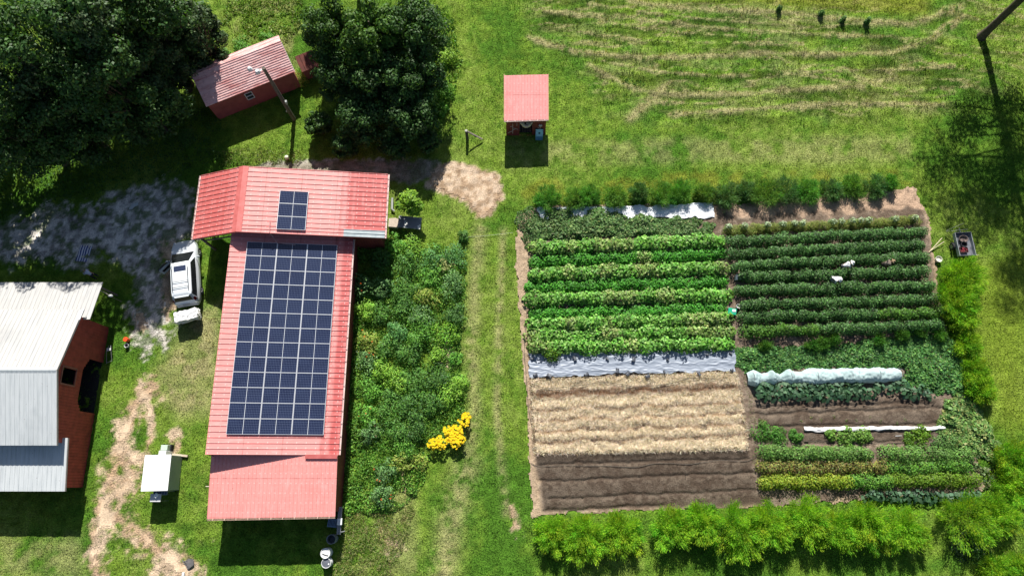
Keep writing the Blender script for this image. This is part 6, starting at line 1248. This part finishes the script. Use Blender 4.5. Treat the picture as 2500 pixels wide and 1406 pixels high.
LWOOD = [(100, 120, 9.5, 14, 4.4, D1, 'tall dark tree at the top left corner', 17000, .28), (265, 180, 8, 12.5, 4.2, D1, 'wide dark tree in the middle of the left wood', 17000, .28), (255, 100, 9.5, 15, 2.8, D2, 'tall narrow greyish tree behind the middle of the left wood', 14000, .23), (385, 105, 5.5, 8.5, 2.8, D2, 'greyish dark tree beside the shed roof', 14000, .21), (470, 60, 5.5, 8, 2.2, D2, 'smaller grey green tree at the north edge of the left wood', 10000, .22), (190, 30, 11, 15.5, 4, D1, 'tall tree at the top edge left of the shed', 12000, .3), (20, 300, 6.5, 11, 3.8, D1, 'dark green tree at the left edge above the drive', 15000, .26), (165, 285, 5, 9, 3.4, D1, 'lower dark tree nearest the gravel drive', 14000, .26), (285, 265, 4.5, 8.0, 2.6, D1, 'small dark tree beside the sunlit gap', 10000, .22), (405, 150, 4, 6.5, 1.9, D2, 'round dark tree touching the west end of the shed', 8000, .2), (90, 220, 7, 11, 3.2, D2, 'leaning grey green tree deep in the left wood', 10000, .24),
 (-170, 260, 8, 13, 4.5, D1, 'dark tree beyond the left edge', 9000, .3), (-150, 430, 5, 8, 2.8, D1, 'dark tree beyond the left edge by the drive', 8000, .3), (330, -40, 10, 14, 3.6, D1, 'tall dark tree beyond the top edge west of the shed', 9000, .3)]
for px, py, zc, h, r, cols, lb, nn_, lf in LWOOD:
    x, y = pt(px, py, zc); tree('broadleaf_tree', x, y, h, r, lb, cols, 'trees of the left wood', nn_, leaf=lf, z0=.06, cz=h*.5)
x, y = pt(905, 70, 6.0); tree('broadleaf_tree', x, y, 8.0, 2.9, 'tree with the brightest sunlit crown in the middle wood', [(.07, .15, .02), (.09, .18, .025), (.05, .12, .02)], 'trees of the middle wood', 12000, leaf=.27)
for px, py, zc, h, r, lb, cols, nn_ in ((800, 60, 5.5, 7.5, 2.5, 'dark tree at the west of the middle wood', D3, 9000), (1010, 70, 5.5, 8, 2.9, 'dark tree at the northeast of the middle wood', D1, 11000), (1015, 185, 4, 6, 2.5, 'bushy dark tree at the east edge of the middle wood', D1, 8000), (925, 190, 4.2, 6, 2.8, 'dark tree in the middle of the wood', D1, 10000), (820, 170, 3.8, 5.4, 2.4, 'dark tree just east of the shed', D1, 8000), (1000, 275, 3, 4.6, 2.5, 'low dark tree at the south east of the middle wood', D1, 8000), (890, 280, 2.8, 4.2, 2.5, 'low dark tree at the south of the middle wood', D1, 8000), (775, 300, 1.5, 2.3, 1.2, 'sunlit shrub beside the utility pole', D3, 5000), (1045, 340, 1.4, 2.0, 1.0, 'low shrub at the south east tip of the middle wood', D1, 4500), (960, 350, 1.6, 2.2, 1.3, 'low shaded shrub above the grey path', D1, 4500), (840, 355, 1.3, 2.0, 1.2, 'low shaded shrub south west in the middle wood', D1, 4500)):
    x, y = pt(px, py, zc); tree('broadleaf_tree', x, y, h, r, lb, cols, 'trees of the middle wood', nn_, leaf=.22, trunk=.14, z0=.12)
for X_, Y_, h, r, lb in ((-13, 42, 13, 4.2, 'tall tree beyond the top edge of the middle wood, to the west'), (-9.0, 41.0, 12, 3.4, 'tall tree beyond the top edge of the middle wood, to the east')): tree('broadleaf_tree', X_, Y_, h, r, lb, D1, 'trees of the middle wood', 9000, leaf=.34)
for px, py, r, h, ck, lb in ((1090, 130, .9, 1.3, 'lime', 'yellow green shrub at the east edge of the middle wood'), (1085, 215, .8, 1.0, 'bright', 'bright shrub below the yellow green one by the wood'), (1072, 260, .7, .9, 'bright', 'small bright shrub lowest on the wood edge'), (585, 110, 1.0, .9, 'bright', 'bright vine covered mound north of the shed'), (545, 130, .7, .8, 'bright', 'small bright mound at the northwest corner of the shed'), (650, 90, .8, .7, 'bright', 'leafy green mound behind the shed ridge'), (720, 185, .7, 1.3, 'yell', 'yellowish shrub at the east end of the shed'), (400, 270, .9, 1.1, 'mid', 'sunlit shrub in the gap west of the shed'), (450, 330, .8, .9, 'mid', 'shaded shrub below the shed west corner'), (1130, 574, .45, .8, 'mid', 'small dark sapling alone on the lane lawn'), (2360, 1330, 1.0, .6, 'dark', 'dark weedy patch below the lone round fern'), (2410, 1360, .9, .5, 'mid', 'grassy green tuft at the lower right'), (2008, 28, .24, .7, 'mid', 'young conifer second from the left in the row at the top edge'), (2063, 43, .24, .8, 'mid', 'young conifer second from the right at the top edge'), (2122, 46, .27, .9, 'mid', 'young conifer rightmost in the row at the top edge'), (1905, 18, .24, .7, 'mid', 'young conifer leftmost in the row at the top edge')):
    bushlet(px, py, r, h, GREEN[ck], lb, int(800*r)+150, .15, .5, name='shrub', cat='shrub')
x, y = pt(998, 492, 1.8)
def sapling():
    E_ = empty('sapling', (x, y, 0), 'lime green young tree between the north wing and the old grey table', 'tree'); parts = []; m = MB()
    for dx, dy, z_, r_ in ((0, .55, 1.9, .42), (-.45, .35, 1.75, .38), (.30, .62, 1.7, .35), (0, 0, 2.3, .55), (.45, -.05, 1.8, .42), (-.75, -.25, 1.6, .36), (.75, -.25, 1.55, .36), (.15, -.55, 1.6, .42), (-.2, -.2, 1.5, .6), (.3, -.4, 1.2, .6), (-.3, .2, 1.1, .5)):
        n_ = 120; d = unit(n_); P = np.array([x+dx, y+dy, z_])+d*r_*np.array([1, 1, .6])*(.5+.5*rng.random((n_, 1))); parts.append(leaf_arrays(P, d*.5+np.array([0, 0, .9])+rng.normal(0, .3, (n_, 3)), .22*(.7+.6*rng.random(n_)), .13, tints(n_, [(.17, .32, .02), (.21, .36, .03), (.13, .27, .02)], .15), .15)); m.tube([(0, 0, .5), (dx, dy, z_)], [.03, .012], 5, False)
    foliage('crown', parts, parent=E_); m.tube([(0, 0, -.1), (.02, 0, 1.), (0, 0, 2.2)], [.06, .05, .02], 7); m.build('trunk', M_BARK, E_)
sapling()
# the pine at the top right: bare trunk in view, crown above and outside the photo, its shade on the grass
def pine(bx, by, h, label, zc0, rmax, n, tr=.36, lo=()):
    E_ = empty('pine_tree', (bx, by, 0), label, 'tree'); t = MB(); t.tube([(0, 0, -.2), (0, 0, .15), (.04, .02, 1.), (.05, .05, h*.4), (-.03, .05, h*.75), (0, 0, h)], [tr*1.6, tr*1.25, tr, tr*.85, tr*.5, .05], 14); t.build('trunk', M_BARK, E_, smooth=True); parts = []; m = MB()
    zz_ = np.linspace(zc0, h, 46)
    BRN = [(z_, rng.random()*2*math.pi, rmax*(1-.45*(z_-zc0)/(h-zc0))*(.55+.5*rng.random())) for z_ in zz_]+list(lo)
    for z_, a, L in BRN:
        e_ = np.array([math.cos(a)*L, math.sin(a)*L, z_+.12*L]); m.tube([(0, 0, z_-.2), tuple(e_*.6+np.array([0, 0, z_*.4])*0+np.array([0, 0, 0])) if False else (e_[0]*.5, e_[1]*.5, z_+.1), tuple(e_)], [.07, .05, .02], 5, False)
        k_ = max(2, int(L*2.6)); per = max(10, int(n/46/k_*.8))
        for q in range(k_):
            f_ = .35+.65*(q+1)/k_; ctr = np.array([bx+e_[0]*f_, by+e_[1]*f_, z_+.12*L*f_])+rng.normal(0, .22, 3); d = unit(per); P = ctr+d*(.5+.5*rng.random((per, 1)))*np.array([1, 1, .7]); parts.append(leaf_arrays(P, d+rng.normal(0, .4, (per, 3)), .32, .085, tints(per, [(.03, .07, .02), (.045, .09, .025)], .2), .2))
    foliage('crown', parts, parent=E_); m.build('limbs', M_BARK, E_)
g = G(2396, 90); pine(g.x, g.y, 18.5, 'pine with a bare grey trunk leaning out at the top right corner', 7.0, 6.4, 24000, .30, lo=((5.6, R(60), 3.), (5.2, R(5), 3.6), (5.8, R(160), 3.6), (6.4, R(190), 4.2), (6.6, R(-20), 4.5), (7.5, R(175), 6.), (8.5, R(186), 7.), (9.2, R(170), 7.6), (9.8, R(182), 7.8), (10.5, R(196), 7.4), (11.3, R(178), 7), (12.2, R(166), 6.4), (9.5, R(214), 6.6), (10.4, R(228), 6.4), (11.4, R(205), 6.6), (12.6, R(190), 6.)))
pine(45.5, 31.0, 18, 'pine beyond the right edge', 6, 6.5, 30000)
pine(43., 33.6, 17.5, 'second tall pine just beyond the right edge', 8, 5.2, 17000)
pine(43.2, 29.5, 15.5, 'third tall pine just beyond the right edge', 7.5, 5.2, 18000)
pine(48, 24.5, 14, 'shorter pine beyond the right edge', 4, 5.5, 24000)

carpet('path_weeds', [(1748, 560), (1768, 560), (1806, 760), (1836, 950), (1870, 1200), (1840, 1200), (1822, 1000), (1790, 740)], 5000, [(.10, .17, .04), (.14, .2, .05)], .09, .14, 'thin weeds growing along the centre path of the garden', 'weeds', seed=12, holes=.5, asp=.35)

carpet('bank_weeds', [(530, 372), (620, 360), (720, 362), (745, 385), (720, 402), (620, 402), (530, 405)], 2600, [(.2, .26, .06), (.28, .27, .10), (.12, .22, .04)], .24, .4, 'straggly yellowish weeds on the bank above the north wing', 'weeds', seed=15, holes=.42, asp=.14, up=.9)
carpet('wood_edge_weeds', [(545, -10), (735, -10), (740, 60), (700, 110), (640, 90), (590, 100), (545, 60)], 4200, [(.12, .26, .03), (.18, .3, .04), (.26, .3, .09)], .26, .5, 'bright mixed weeds in the sunny gap north of the shed', 'weeds', seed=16, holes=.40, asp=.3, up=.9)
carpet('lane_edge_weeds', [(1060, 0), (1105, 60), (1130, 140), (1110, 230), (1085, 300), (1070, 360), (1050, 300), (1065, 150)], 3600, [(.12, .27, .03), (.17, .32, .035), (.08, .2, .03)], .22, .6, 'bright leafy weeds along the east edge of the middle wood', 'weeds', seed=17, holes=.36, asp=.5, up=.9)
carpet('wood_floor_weeds', [(0, 330), (200, 340), (330, 300), (480, 260), (560, 300), (540, 390), (400, 430), (250, 470), (60, 520), (0, 530)], 9000, [(.045, .12, .025), (.065, .16, .03)], .2, .3, 'shaded green weeds on the ground south of the left wood', 'weeds', seed=18, holes=.4, asp=.5, up=1.)

carpet('field_weeds', [(1500, 195), (1545, 188), (1578, 205), (1560, 216), (1510, 208)], 420, [(.06, .16, .03), (.08, .2, .035)], .2, .25, 'darker green patch of weeds in the hay field', 'weeds', seed=19, holes=.3, asp=.3, up=.9)
print('OBJ', len(bpy.data.objects), 'verts', sum(len(m.vertices) for m in bpy.data.meshes))
